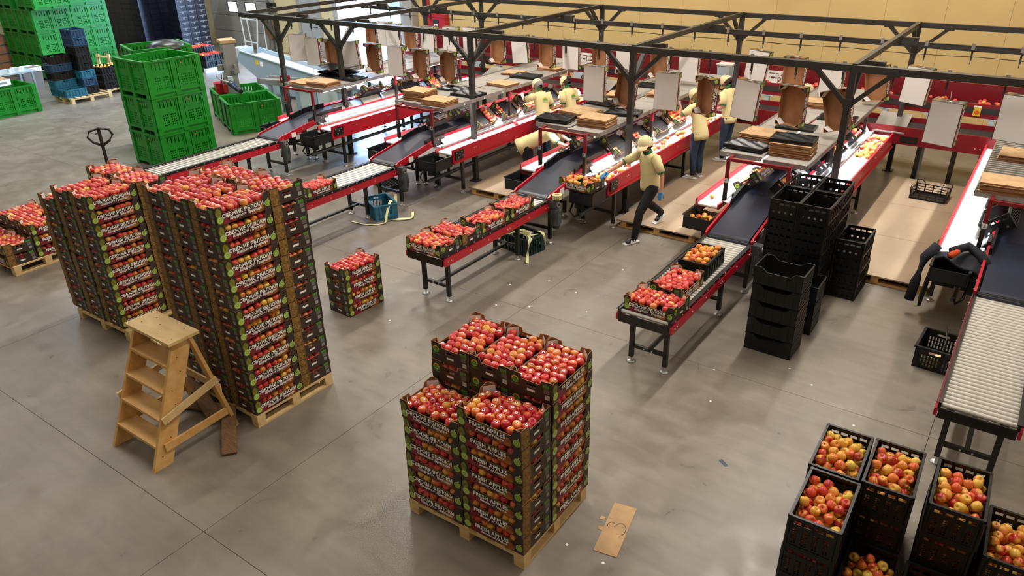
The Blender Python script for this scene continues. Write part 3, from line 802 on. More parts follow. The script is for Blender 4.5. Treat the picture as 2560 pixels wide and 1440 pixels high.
def crates_front():
    cols = [('A', -.615, 5.29, 3, 'rear left of the group', 30, R(1.5)), ('B', -.235, 5.31, 3, 'rear middle of the group', 30, R(1.5)), ('C', -.585, 4.655, 3, 'front left of the group', 31, R(1)),
            ('D', .215, 5.33, 3, 'by the conveyor end', 31, R(1.5)), ('E', .62, 5.33, 2, 'at the right edge', 24, R(1)), ('F', -.19, 4.70, 1, 'low between taller stacks', 20, R(1.5)), ('G', .21, 4.70, 1, 'low at the bottom edge', 12, R(1.5))]
    for nm, x, y, n, where, na, rz in cols:
        for k in range(n):
            p = (x+random.uniform(-.006, .006)+(.012 if nm == 'C' and k == 2 else 0), y+random.uniform(-.006, .006), k*(CH+.005))
            top = k == n-1
            black_crate(p, rz, ('open black crate heaped with apples, ' if top else 'black crate of apples, %s, ' % ('lowest' if k == 0 else 'second from the floor'))+where, 'black crates of apples in the front right corner')
            if not top:
                for i in range(5):
                    for j in range(3): mass(rotp(p, rz, -.13+i*.065, -.25+random.uniform(-.01, .01), .05+j*.07), .036, random.random() < .6)
                for j in range(7):
                    for q in range(3): mass(rotp(p, rz, -.13, -.2+j*.07, .05+q*.07), .036, random.random() < .6)
            else:
                pts = []; tries = 0
                lab = 'apple in the crate '+where
                for layer, zc in enumerate((.185, .238)):
                    cnt = 0; tries = 0
                    while cnt < (na*.62 if layer == 0 else na*.55) and tries < 1500:
                        tries += 1; xx, yy = random.uniform(-.135, .135), random.uniform(-.255, .255)
                        zz = zc+random.uniform(-.012, .012)-.03*(abs(yy)/.26)**2*layer
                        if all((xx-a)**2+(yy-b2)**2+(zz-c)**2 > .0655**2 for a, b2, c in pts):
                            pts.append((xx, yy, zz)); cnt += 1
                            apple(rotp(p, rz, xx, yy, zz), .0365*random.uniform(.94, 1.08), lab.replace('in the crate', ('low ' if layer == 0 else 'high ')+('at the back' if yy > .09 else 'in the middle' if yy > -.09 else 'at the front')+(' left' if xx < -.045 else ' right' if xx > .045 else '')+' of the crate'), 'apples in the crate '+where, True, (random.uniform(-1.2, 1.2), random.uniform(-1.2, 1.2), random.uniform(0, 6)), stem=layer == 1 and random.random() < .6)
                for i in range(5):
                    for j in range(8): mass(rotp(p, rz, -.132+i*.066, -.24+j*.069, .13+random.uniform(-.01, .01)), .036, True)
                for i in range(5):
                    for j in range(2): mass(rotp(p, rz, -.132+i*.066, -.25, .05+j*.06), .036, random.random() < .6)
crates_front()

# third crate on the fourth roller conveyor
_p = (-2.93, 8.05, .735); black_crate(_p, R(1), 'black crate of orange apples on the fourth roller conveyor below the belt', None, CRATE_FAR)
for i in range(4):
    for j in range(7): mass(rotp(_p, 0, -.11+i*.072+random.uniform(-.01, .01), -.22+j*.073+random.uniform(-.01, .01), .165+random.uniform(0, .05)), .038, True, .1, .8)

# dark stack of nested crates beside the fourth line
def dip_crate():
    b = MB(); w, d, h = .545, .39, .212; m = 'black_plastic'; lo = h-.05
    L = [[(-w/2, 0), (-.19, 0), (-.19, h), (-w/2, h)], [(-.19, 0), (-.13, 0), (-.13, lo), (-.19, h)], [(-.13, 0), (.13, 0), (.13, lo), (-.13, lo)], [(.13, 0), (.19, 0), (.19, h), (.13, lo)], [(.19, 0), (w/2, 0), (w/2, h), (.19, h)]]
    for s in (T(0, -d/2), T(0, d/2, 0, math.pi)):
        b.plate(L, .004, s, m)
        for k in range(5): b.box(s @ Vector((-.2+k*.1, -.003, lo/2)), (.006, .006, lo-.02), m)
        pts = [(-w/2, h), (-.19, h), (-.13, lo), (.13, lo), (.19, h), (w/2, h)]
        for a, c in zip(pts, pts[1:]): b.bar(s @ Vector((a[0], 0, a[1])), s @ Vector((c[0], 0, c[1])), .016, .01, m)
    for s in (T(-w/2, 0, 0, -math.pi/2), T(w/2, 0, 0, math.pi/2)):
        hs = [(-.17+i*.045, .03+j*.04, -.14+i*.045, .055+j*.04) for i in range(8) for j in range(4)]
        b.plate(grid_cells([-d/2, d/2]+[v for q in hs for v in (q[0], q[2])], [0, h]+[v for q in hs for v in (q[1], q[3])], hs), .004, s, m)
    for sx in (-1, 1): b.b2((sx*w/2-.008, -d/2, h-.012), (sx*w/2+.008, d/2, h), m)
    b.b2((-w/2, -d/2, 0), (w/2, d/2, .006), m)
    return b.mesh('shell')
DIP = dip_crate()
def crate_stacks():
    for k in range(5):
        tag(link('plastic_crate', DIP, None, (-1.92, 7.96, k*.214), (0, 0, R(-1))), 'dipped black crate, %s of the low stack before the tall stacks' % level(k, 5), 'crate', 'low stack of dipped black crates')
    for k in range(3):
        tag(link('plastic_crate', DIP, None, (-1.90, 8.66, k*.214), (0, 0, R(1))), 'dipped black crate, %s of the three between low and tall stack' % level(k, 3), 'crate', 'three dipped black crates in the middle')
    for (x, y, n, w) in ((-2.30, 9.33, 7, 'left front'), (-1.94, 9.33, 7, 'right front'), (-2.31, 9.95, 7, 'left rear'), (-1.94, 9.95, 7, 'right rear'), (-1.66, 10.0, 4, 'outer right')):
        if w == 'outer right': x = -1.575
        for k in range(n):
            black_crate((x+random.uniform(-.006, .006), y+random.uniform(-.006, .006), k*.205), R(random.uniform(-1, 1)), 'empty black lattice crate, %s of the %s column of tall stacks' % (level(k, n), w), 'tall stacks of empty black crates', CRATE_FAR)
crate_stacks()
def misc_crates():
    # crate with a strap on the floor beside the rightmost conveyor
    t = thing('plastic_crate', 'black slotted crate with a wire strap and cream tape roll inside, on the floor right', 'crate', (-.27, 8.66, 0), R(-3))
    b = MB(); w, d, h = .40, .5, .27
    for s, L in ((T(0, -d/2), w), (T(0, d/2, 0, math.pi), w), (T(-w/2, 0, 0, -math.pi/2), d), (T(w/2, 0, 0, math.pi/2), d)):
        n = 10 if L < .45 else 13; hs = [(-L/2+.04+i*(L-.08)/n, z, -L/2+.04+i*(L-.08)/n+.014, z+.04) for i in range(n) for z in (.035, .085, .135)]+[(-.06, .2, .06, .228)]
        b.plate(grid_cells([-L/2, L/2]+[v for q in hs for v in (q[0], q[2])], [0, h]+[v for q in hs for v in (q[1], q[3])], hs), .005, s, 'black_plastic')
    b.b2((-w/2, -d/2, 0), (w/2, d/2, .008), 'black_plastic'); b.build('shell', t)
    b = MB()
    for sx in (-1, 1): b.b2((sx*w/2-.014, -d/2-.014, h-.02), (sx*w/2+.014, d/2+.014, h), 'black_plastic')
    for sy in (-1, 1): b.b2((-w/2, sy*d/2-.014, h-.02), (w/2, sy*d/2+.014, h), 'black_plastic')
    b.build('rim', t)
    b = MB(); b.tube([(.02, d/2, .26), (.0, d/2-.03, .36), (.03, d/2-.16, .33), (.05, 0, .31), (.06, -d/2+.12, .2), (.07, -d/2+.08, .05)], .006, 'black_steel', 6); b.build('strap', t)
    b = MB(); b.cyl((-.05, -.1, .01), (-.05, -.1, .14), .1, 'tape_pale', 18); b.cyl((-.05, -.1, .14), (-.05, -.1, .145), .04, 'kraft', 12); tag(b.build('tape_roll', None, (-.27, 8.66, 0)), 'pale roll of tape inside the slotted crate on the floor right', 'tape')
    # low crate left on the plywood walkway
    t = thing('plastic_crate', 'empty black crate with raised wire handles on the plywood walkway', 'crate', (-1.2, 14.15, .132), R(-4))
    b = MB(); w, d, h = .56, .42, .17
    for s, L in ((T(0, -d/2), w), (T(0, d/2, 0, math.pi), w), (T(-w/2, 0, 0, -math.pi/2), d), (T(w/2, 0, 0, math.pi/2), d)):
        n = 4 if L > .5 else 3; hs = [(-L/2+.03+i*(L-.04)/n, z, -L/2+.03+i*(L-.04)/n+(L-.04)/n-.02, z+.035) for i in range(n) for z in (.03, .075, .12)]
        b.plate(grid_cells([-L/2, L/2]+[v for q in hs for v in (q[0], q[2])], [0, h]+[v for q in hs for v in (q[1], q[3])], hs), .006, s, 'black_plastic')
    b.b2((-w/2, -d/2, 0), (w/2, d/2, .006), 'black_plastic'); b.build('shell', t)
    for sx in (-1, 1):
        b = MB(); b.tube([(sx*w/2, -d/2, .17), (sx*w/2, -d/2+.02, .235), (sx*(w/2-.09), -d/2, .235), (sx*(w/2-.14), -d/2, .18)], .008, 'black_plastic'); b.build('handle', t)
        b = MB(); b.tube([(sx*w/2, d/2, .17), (sx*w/2, d/2-.02, .235), (sx*(w/2-.09), d/2, .235), (sx*(w/2-.14), d/2, .18)], .008, 'black_plastic'); b.build('handle', t)
    # blue crate with tape tails and dark crate under the third conveyor
    def ribbed(x, y, rz, w, d, h, m, label, rimm):
        t = thing('plastic_crate', label, 'crate', (x, y, 0), rz)
        b = MB()
        for s, L in ((T(0, -d/2), w), (T(0, d/2, 0, math.pi), w), (T(-w/2, 0, 0, -math.pi/2), d), (T(w/2, 0, 0, math.pi/2), d)):
            n = 6 if L > .5 else 4; hs = [(-L/2+.09+i*(L-.18)/n, .06, -L/2+.09+i*(L-.18)/n+.05, h-.1) for i in range(n)]+[(-.05, h-.07, .05, h-.04)]
            b.plate(grid_cells([-L/2, L/2]+[v for q in hs for v in (q[0], q[2])], [0, h]+[v for q in hs for v in (q[1], q[3])], hs), .006, s, m)
            for i in range(n+1): b.box(s @ Vector((-L/2+.08+i*(L-.18)/n, -.008, h/2)), (.012, .016, h-.03) if abs(s[0][0]) > .5 else (.016, .012, h-.03), m)
        b.b2((-w/2, -d/2, 0), (w/2, d/2, .01), m); b.build('shell', t)
        b = MB()
        for sx in (-1, 1): b.b2((sx*w/2-.016, -d/2-.016, h-.018), (sx*w/2+.016, d/2+.016, h), rimm)
        for sy in (-1, 1): b.b2((-w/2, sy*d/2-.016, h-.018), (w/2, sy*d/2+.016, h), rimm)
        b.build('rim', t); return t
    ribbed(-8.98, 8.62, R(-28), .6, .4, .27, 'blue_plastic', 'blue ribbed crate on the floor beside the second roller conveyor leg', 'blue_plastic')
    ribbed(-6.08, 8.75, R(-10), .6, .4, .27, 'teal_dark_plastic', 'dark teal crate overflowing with yellow tape under the third roller conveyor', 'teal_dark_plastic')
    def ribbon(pts, wd, m, nm, label):
        pts = [Vector(p) for p in pts]
        P = []                       # catmull-rom through the points
        for i in range(len(pts)-1):
            a, b_, c, d = pts[max(i-1, 0)], pts[i], pts[i+1], pts[min(i+2, len(pts)-1)]
            for k in range(5):
                t = k/5; P.append(.5*((2*b_)+(c-a)*t+(2*a-5*b_+4*c-d)*t*t+(3*b_-a-3*c+d)*t**3))
        P.append(pts[-1]); vs = []
        for i, p in enumerate(P):
            d = (P[min(i+1, len(P)-1)]-P[max(i-1, 0)]).normalized(); u = Vector((math.sin(i*.35)*.4, .3*math.cos(i*.3), 1)); s = d.cross(u).normalized()*wd/2
            nrm = s.cross(d).normalized()*.001; vs += [p-s+nrm, p+s+nrm, p+s-nrm, p-s-nrm]
        b = MB(); n = len(P)
        b.add(vs, [(4*i+k, 4*i+(k+1) % 4, 4*i+4+(k+1) % 4, 4*i+4+k) for i in range(n-1) for k in range(4)], m)
        return tag(b.build(nm), label, 'tape')
    ribbon([(-8.75, 8.75, .2), (-8.72, 8.6, .3), (-8.66, 8.42, .12), (-8.62, 8.32, .02), (-8.82, 8.12, .01), (-9.15, 8.08, .012)], .045, 'tape_pale', 'tape_strip', 'pale label backing strip trailing out of the blue crate onto the floor')
    ribbon([(-8.63, 8.5, .02), (-8.5, 8.55, .04), (-8.4, 8.75, .02), (-8.55, 8.95, .03)], .05, 'tape_pale', 'tape_strip', 'curled cream strip lying right of the blue crate')
    ribbon([(-8.75, 8.7, .05), (-8.8, 8.8, .2), (-8.82, 8.85, .34)], .05, 'tape_pale', 'tape_strip', 'cream strip standing up inside the blue crate')
    for i, pts in enumerate([[(-6.3, 8.8, .22), (-6.18, 8.72, .28), (-6.0, 8.78, .26), (-5.88, 8.66, .29)], [(-6.22, 8.64, .26), (-6.08, 8.78, .30), (-5.94, 8.68, .27), (-5.82, 8.8, .28)], [(-5.9, 8.66, .28), (-5.8, 8.56, .29), (-5.76, 8.47, .26), (-5.755, 8.42, .1), (-5.68, 8.3, .012)], [(-5.95, 8.9, .27), (-5.83, 8.88, .29), (-5.74, 8.84, .27), (-5.70, 8.82, .12)], [(-6.2, 8.6, .27), (-6.26, 8.5, .285), (-6.29, 8.46, .25), (-6.30, 8.44, .15)], [(-6.15, 8.72, .29), (-6.02, 8.64, .31), (-5.93, 8.74, .29), (-6.05, 8.8, .28)]]):
        ribbon(pts, .06 if i in (0, 1, 5) else .045, 'tape_pale', 'tape_strip', ['yellow strip spread over the dark teal crate', 'crumpled yellow strip on top of the dark teal crate', 'yellow strip hanging from the teal crate to the floor', 'yellow strip curling over the right rim of the teal crate', 'short yellow strip over the front rim of the teal crate', 'pale yellow loop heaped in the middle of the teal crate'][i])
    # flat black tray on the floor
    t = thing('plastic_tray', 'black egg-crate fruit tray lying on the floor behind the blue crate', 'tray', (-9.96, 9.82, 0), R(-22))
    b = MB(); b.b2((-.29, -.2, 0), (.29, .2, .05), 'black_plastic')
    b.build('base', t); b = MB()
    for sx in (-1, 1): b.b2((sx*.29-.012, -.21, 0), (sx*.29+.012, .21, .09), 'black_plastic')
    for sy in (-1, 1): b.b2((-.29, sy*.2-.012, 0), (.29, sy*.2+.012, .09), 'black_plastic')
    b.build('rim', t); b = MB()
    for i in range(7):
        for j in range(5): b.cyl((-.24+i*.08, -.15+j*.075, .05), (-.24+i*.08, -.15+j*.075, .08), .028, 'black_plastic', 8, .012)
    tag(b.build('cup', t), kind='stuff')
    # cardboard offcut with a pencilled 3
    t = tag(MB().b2((-.1, -.3, 0), (.1, .3, .006), 'kraft_pale').build('cardboard_sheet', None, (-2.06, 4.3, 0), (0, 0, R(11))), 'brown cardboard offcut with a handwritten 3 on the floor right of the middle pallet', 'cardboard')
    b = MB()
    def arc(cx, cy, rx, ry, a, e): b.tube([(cx+rx*math.cos(a+(e-a)*i/12), cy+ry*math.sin(a+(e-a)*i/12), .0072) for i in range(13)], .0022, 'ink', 4)
    arc(-.045, .02, .03, .04, R(215), R(-10)); arc(.035, .0, .05, .075, R(165), R(-75))
    b.build('handwriting', t)
    b = MB(); b.b2((-.14, -.06, 0), (-.1, -.02, .004), 'kraft_pale'); b.b2((-.16, .06, 0), (-.12, .1, .004), 'kraft_pale'); b.build('torn_edge', t)
    # litter of stickers and a blue scrap on the floor
    for i, (x, y) in enumerate([(-2.47, 3.86), (-2.31, 3.92), (-1.97, 3.92), (-4.6, 7.9), (-4.9, 7.2), (-5.3, 7.0), (-5.0, 6.6), (-2.3, 7.1), (-1.6, 7.6), (-3.3, 8.4), (-3.9, 6.4), (-2.1, 6.5), (-3.5, 9.4), (-4.4, 8.9), (-5.1, 8.0), (-1.3, 7.4), (-4.2, 7.5), (-5.5, 7.6), (-6.2, 5.9), (-.75, 6.9)]):
        b = MB(); n = 8; b.cyl((0, 0, 0), (0, 0, .0015), .013, 'print_white', n)
        tag(b.build('sticker', None, (x, y, 0)), 'tiny white fruit sticker fallen on the concrete floor', 'sticker', 'fallen fruit stickers')
    b = MB(); b.b2((-.05, -.018, 0), (.05, .018, .003), 'wrap_blue'); tag(b.build('plastic_scrap', None, (-1.62, 5.62, 0), (0, 0, R(-35))), 'small blue plastic scrap on the floor right of the middle pallet', 'scrap')
misc_crates()

# ------------------------------------------------------------------ step ladder of planks
def step_ladder():
    t = thing('step_ladder', 'home-made wooden step ladder with four treads in front of the tall tower', 'ladder', (-6.36, 2.48, 0), R(0))
    # local: +x right, +y back; front feet at y 0, top edge at y .58, height 1.19
    W = .74; H = 1.17; lean = .5
    for s in (-1, 1):
        b = MB(); x = s*(W/2-.02); sl = lean/H
        pr = [(0, 0), (.2, 0), (.2+lean, H), (lean, H)]
        vs = [(x-.018*1, y, z) for y, z in pr]+[(x+.018, y, z) for y, z in pr]
        vs = [(v[0]+(-s*.04*(v[2]/H)), v[1], v[2]) for v in vs]
        b.add(vs, [(0, 1, 2, 3), (7, 6, 5, 4), (0, 4, 5, 1), (1, 5, 6, 2), (2, 6, 7, 3), (3, 7, 4, 0)], 'wood_orange'); st = b.build('stringer', t)
        n = MB()
        for k in range(7): n.cyl((x+s*.019-s*.04*(.12+k*.15)/H, .1+(.12+k*.15)*sl+(.03 if k % 2 else -.03), .12+k*.15), (x+s*.0205-s*.04*(.12+k*.15)/H, .1+(.12+k*.15)*sl+(.03 if k % 2 else -.03), .12+k*.15), .006, 'wood_knot', 6)
        n.build('nail', st)
    for k in range(4):
        z = .24+k*.24; y = z*lean/H; ww = W-.06-.08*z/H
        b = MB(); b.b2((-ww/2, y-.012, z-.03), (ww/2, y+.18, z), 'wood_orange'); b.build('tread', t)
        b = MB()
        for s in (-1, 1): b.b2((s*(ww/2-.012)-.012, y+.02, z-.09), (s*(ww/2-.012)+.012, y+.17, z-.03), 'wood_pale')
        b.build('cleat', t)
    b = MB(); b.b2((-W/2-.0, lean-.06, H), (W/2+.0, lean+.26, H+.03), 'wood_pale'); top = b.build('top_step', t)
    b = MB()
    for (x, y) in ((-.25, .55), (-.2, .68), (.1, .5), (.22, .7), (.3, .52), (-.05, .62)): b.cyl((x, y, H+.03), (x, y, H+.031), .008, 'wood_knot', 7)
    b.build('nail', top)
    for s in (-1, 1):
        b = MB(); b.bar((s*(W/2-.06), lean+.17, H), (s*(W/2-.02), lean+.42, 0), .035, .09, 'wood_orange', (1, 0, 0)); b.build('rear_leg', t)
        b = MB(); b.bar((s*(W/2+.012), .2, .48), (s*(W/2+.005), .82, .62), .022, .075, 'wood_pale', (0, 0, 1)); b.build('side_rail', t)
        b = MB(); b.bar((s*(W/2+.005), .16, .2), (s*(W/2+.0), .88, .22), .022, .08, 'wood_orange', (0, 0, 1)); b.build('side_rail', t)
    b = MB(); b.bar((-W/2, .84, .5), (W/2, .84, .5), .02, .08, 'wood_pale'); b.build('back_rail', t)
step_ladder()
def planks():
    for i, (a, c, lab) in enumerate([((-6.1, 3.42, .16), (-5.62, 3.05, .02), 'broken brown board leaning behind the step ladder foot'), ((-6.9, 3.5, .2), (-6.2, 3.3, .07), 'old brown plank lying behind the step ladder'), ((-6.75, 3.3, .02), (-6.15, 3.45, .1), 'dark offcut board under the step ladder')]):
        b = MB(); b.bar(a, c, .14, .022, 'wood_old'); tag(b.build('plank'), lab, 'plank')
planks()
# ------------------------------------------------------------------ the five packing lines
LC = [.22, -2.96, -6.11, -9.27, -12.42]
LN = ['rightmost', 'fourth', 'third', 'second', 'leftmost']
def mesh_of(fn, name):
    b = MB(); fn(b); return b.mesh(name)
BOLT = mesh_of(lambda b: b.cyl((0, 0, 0), (.008, 0, 0), .009, 'bolt', 8), 'bolt')
ROLL = mesh_of(lambda b: b.cyl((-.29, 0, 0), (.29, 0, 0), .0235, 'roller_steel', 12), 'roller')
def legbm(b, h, m='black_steel', w=.05):
    b.box((0, 0, .07+(h-.07)/2), (w, w, h-.07), m)
LEG62 = mesh_of(lambda b: legbm(b, .62), 'leg'); LEG66 = mesh_of(lambda b: legbm(b, .60), 'leg'); LEG80 = mesh_of(lambda b: legbm(b, .74), 'leg')
def footbm(b):
    b.cyl((0, 0, .018), (0, 0, .09), .008, 'bolt', 8); b.lathe([(0, .024), (.03, .02), (.055, .008), (.055, 0), (0, 0)], 'zinc', 14)
FOOT = mesh_of(footbm, 'foot')
def add_leg(me, t, x, y):
    l = link('leg', me, t, (x, y, 0)); link('foot', FOOT, l, (0, 0, 0)); return l

def build_roller():
    t = thing('roller_conveyor', '', 'conveyor', PROTO)      # origin on the floor, local y 0..2.53 from the near end
    for s in (-1, 1):
        b = MB(); x = s*.322
        pr = [(0.02, .60), (.0, .62), (.0, .69), (.03, .705), (2.53, .705), (2.53, .60)]
        vs = [(x-.012, y, z) for y, z in pr]+[(x+.012, y, z) for y, z in pr]; n = len(pr)
        b.add(vs, [tuple(range(n))[::-1], tuple(range(n, 2*n))]+[(i, (i+1) % n, n+(i+1) % n, n+i) for i in range(n)], 'red_paint'); p = b.build('side_panel', t)
        for y in (.08, .14, .55, .95, 1.4, 1.46, 1.95, 2.4, 2.46): link('bolt', BOLT, p, (s*.334, y, .655), (0, 0, 0 if s > 0 else math.pi))
        b = MB(); b.b2((s*.3-.012, 0, .69), (s*.3+.012, 2.53, .755), 'black_steel'); b.b2((s*.3-.02, 0, .745), (s*.3+.03*s+.0, 2.53, .757), 'black_steel'); p = b.build('top_rail', t)
        for k in range(14): link('bolt', BOLT, p, (s*.325, .1+k*.18, .735), (0, 0, 0 if s > 0 else math.pi))
    b = MB(); b.b2((-.3, -.005, .60), (.3, .012, .70), 'black_steel'); b.build('end_plate', t)
    for k in range(36): link('roller', ROLL, t, (0, .05+k*.0695, .712))
    for y in (.2, 1.82):
        for s in (-1, 1):
            l = add_leg(LEG62, t, s*.21, y)
            b = MB(); b.b2((s*.21-.035, y-.035, .54), (s*.21+.035, y+.035, .67), 'black_steel'); b.build('bracket', t)
        b = MB(); b.b2((-.21, y-.02, .2), (.21, y+.02, .24), 'black_steel'); c = b.build('cross_bar', t)
        for x in (-.05, .05): link('bolt', BOLT, c, (x, y-.02, .22), (0, 0, -math.pi/2))
    b = MB(); b.b2((-.022, .2, .2), (.022, 1.82, .235), 'black_steel'); b.build('long_bar', t)
    return t
ROLLER = build_roller()

def motor(t, x, y, z, s=1):
    b = MB(); b.cyl((x, y, z), (x, y, z-.26), .075, 'motor_grey', 16); b.cyl((x, y, z-.26), (x, y, z-.31), .07, 'motor_dark', 16, .055); b.cyl((x, y, z), (x, y, z+.03), .06, 'motor_grey', 14)
    for k in range(10):
        a = k*math.pi/5; b.box((x+.078*math.cos(a), y+.078*math.sin(a), z-.13), (.012, .012, .2), 'motor_grey', (0, 0, a))
    mo = b.build('motor', t)
    b = MB(); b.box((x-.03, y, z+.07), (.12, .12, .12), 'motor_grey'); b.cyl((x+.03, y, z+.07), (x+.05, y, z+.07), .045, 'zinc', 14); b.cyl((x+.05, y, z+.07), (x+.058, y, z+.07), .018, 'motor_dark', 10); b.build('gearbox', mo)
    b = MB(); b.box((x, y-.085, z-.12), (.07, .05, .09), 'motor_dark'); b.build('terminal_box', mo)
    return mo

def digits(t, txt, loc, rz, size=.05, m='ink', plate=True):
    if plate:
        b = MB(); b.box((0, 0, 0), (size*1.3, .006, size*1.5), 'paper_label'); o = b.build('number_plate', t, loc, (0, 0, rz)); me = text_mesh('number', txt, size*1.25, m, .001)
        q = link('number', me, o, (0, -.0042, 0), (math.pi/2, 0, 0)); return o

def build_incline():
    t = thing('belt_conveyor', '', 'conveyor', PROTO)    # y measured from the start of the belt (9.05), x about the line axis
    P = [(-.02, .765), (.06, .80), (1.2, 1.0), (6.0, 1.0)]
    def strip(x0, x1, dz0, dz1, m, name, pts=P, parent=t):
        b = MB(); n = len(pts)
        vs = []
        for (y, z) in pts: vs += [(x0, y, z+dz0), (x1, y, z+dz0), (x1, y, z+dz1), (x0, y, z+dz1)]
        b.add(vs, [(4*i+k, 4*i+(k+1) % 4, 4*i+4+(k+1) % 4, 4*i+4+k) for i in range(n-1) for k in range(4)]+[(3, 2, 1, 0), (4*n-4, 4*n-3, 4*n-2, 4*n-1)], m)
        return b.build(name, parent)
    strip(-.27, .27, -.05, 0, 'belt_navy', 'belt')
    Q = [(.0, .77), (.06, .80), (1.2, 1.0), (6.0, 1.0)]
    for s in (-1, 1):
        x = s*.3
        p = strip(min(x, x+s*.028), max(x, x+s*.028), -.09, .022, 'red_paint', 'side_rail', Q)
        for y, z in ((.1, .77), (.3, .8), (.62, .86), (.95, .92), (1.5, .96), (1.9, .96), (2.6, .96)): link('bolt', BOLT, p, (x+s*.028, y, z), (0, 0, 0 if s > 0 else math.pi))
        strip(min(x, x-s*.03), max(x, x-s*.03), .005, .09, 'black_plastic', 'edge_guard', [(.82, .93), (1.2, 1.0), (1.75, 1.0)])
        b = MB(); b.b2((x+s*.03-.02, 1.0, .86), (x+s*.03+.02, 1.3, 1.03), 'black_steel'); pl = b.build('joint_plate', t)
        for (yy, zz) in ((1.05, .9), (1.12, .98), (1.2, .92), (1.25, 1.0)): link('bolt', BOLT, pl, (x+s*.05, yy, zz), (0, 0, 0 if s > 0 else math.pi))
        add_leg(LEG66, t, s*.27, .12)
        add_leg(LEG80, t, s*.27, 1.15)
    b = MB(); b.b2((-.27, .1, .22), (.27, .14, .26), 'black_steel'); b.build('cross_bar', t)
    b = MB(); b.cyl((-.28, .02, .752), (.28, .02, .752), .035, 'black_plastic', 12); b.build('end_drum', t)
    motor(t, .42, .06, .62)
    b = MB(); b.b2((.329, .32, .745), (.335, .43, .84), 'paper_label'); b.build('rating_plate', t)
    b = MB(); b.b2((-.2, 1.2, .8), (.2, 5.9, .86), 'black_steel'); b.build('under_frame', t)
    return t
INCLINE = build_incline()

def build_table():
    """white sorting belt of the right side (mirrored by rotation is not possible, so the other side is built with s=-1)"""
    def one(s):
        t = thing('sorting_table', '', 'sorting table', PROTO)      # y from 9.5 = local 0
        def bx(a, c, m, nm, par=t): b = MB(); b.b2((s*a[0], a[1], a[2]), (s*c[0], c[1], c[2]), m); return b.build(nm, par)
        b = MB(); b.b2((s*.5, .5, .78), (s*.815, 5.75, .83), 'belt_white'); b.cyl((s*.5, .5, .805), (s*.815, .5, .805), .025, 'belt_white', 10); b.build('belt', t)
        p = bx((.82, .47, .66), (.845, 5.75, .90), 'red_paint', 'side_panel')
        for y in (1.1, 1.16, 2.1, 2.16, 3.1, 3.16, 4.2, 4.26, 5.1): link('bolt', BOLT, p, (s*.845, y, .8), (0, 0, 0 if s > 0 else math.pi))
        bx((.82, .47, .64), (.875, 5.75, .66), 'red_paint', 'panel_flange')
        pl = bx((.845, .52, .70), (.872, .76, .86), 'black_steel', 'tension_plate')
        for (y, z) in ((.55, .83), (.6, .74), (.64, .8), (.7, .83), (.73, .76)): link('bolt', BOLT, pl, (s*.872, y, z), (0, 0, 0 if s > 0 else math.pi))
        bx((.475, .42, .80), (.5, 5.75, .875), 'red_paint', 'inner_panel')
        bx((.47, .6, .865), (.505, 5.75, .89), 'zinc', 'belt_rail')
        bx((.40, .6, .86), (.47, 5.75, .868), 'deck_pale', 'ledge')
        b = MB(); vs = [(s*.34, .6, .87), (s*.40, .6, .862), (s*.40, 5.75, .862), (s*.34, 5.75, .87)]; b.add(vs+[(v[0], v[1], v[2]-.012) for v in vs], [(0, 1, 2, 3), (7, 6, 5, 4), (0, 4, 5, 1), (1, 5, 6, 2), (2, 6, 7, 3), (3, 7, 4, 0)], 'machine_pale'); b.build('light_strip', t)
        b = MB(); vs = [(s*.335, .75, .985), (s*.41, .75, .872), (s*.41, 5.75, .872), (s*.335, 5.75, .985)]; b.add(vs+[(v[0]-s*.012, v[1], v[2]-.006) for v in vs], [(0, 1, 2, 3), (7, 6, 5, 4), (0, 4, 5, 1), (1, 5, 6, 2), (2, 6, 7, 3), (3, 7, 4, 0)], 'deck_pale'); b.build('rest_deck', t)
        # tray for rejected apples at the end
        b = MB(); b.b2((s*.42, 0, .60), (s*.83, .46, .615), 'dark_bin')
        b.b2((s*.42, 0, .60), (s*.83, .012, .775), 'dark_bin'); b.b2((s*.42, 0, .60), (s*.432, .46, .80), 'dark_bin'); b.b2((s*.818, 0, .60), (s*.83, .46, .80), 'dark_bin'); b.b2((s*.42, .45, .6), (s*.83, .46, .74), 'dark_bin'); b.build('end_tray', t)
        bx((.40, .0, .79), (.425, .47, .805), 'black_steel', 'tray_rail'); bx((.825, .0, .79), (.85, .47, .805), 'black_steel', 'tray_rail')
        for y in (.78, 3.58):
            add_leg(LEG62, t, s*.80, y)
        for y in (.78, 3.58):
            b = MB(); b.b2((s*.14, y-.02, .24), (s*.80, y+.02, .28), 'black_steel'); b.build('cross_bar', t)
            add_leg(LEG62, t, s*.14, y) if y > 1 else add_leg(mesh_of(lambda q: legbm(q, .28), 'leg'), t, s*.14, y)
            b = MB(); b.b2((s*.44, y-.02, .26), (s*.48, y+.02, .7), 'black_steel'); b.build('strut', t)
        b = MB(); b.cyl((s*.52, .15, .36), (s*.52, 5.4, .40), .035, 'motor_grey', 12); b.build('conduit', t)
        b = MB(); b.tube([(s*.52, .2, .36), (s*.48, .05, .36), (s*.42, .02, .45), (s*.4, .2, .6)], .016, 'black_plastic', 8); b.build('hose', t)
        b = MB(); b.cyl((s*.36, .4, .62), (s*.36, .4, .38), .07, 'motor_dark', 12); b.cyl((s*.36, .4, .7), (s*.36, .4, .62), .085, 'motor_dark', 12); b.build('motor', t)
        return t
    return one(1), one(-1)
TAB_R, TAB_L = build_table()

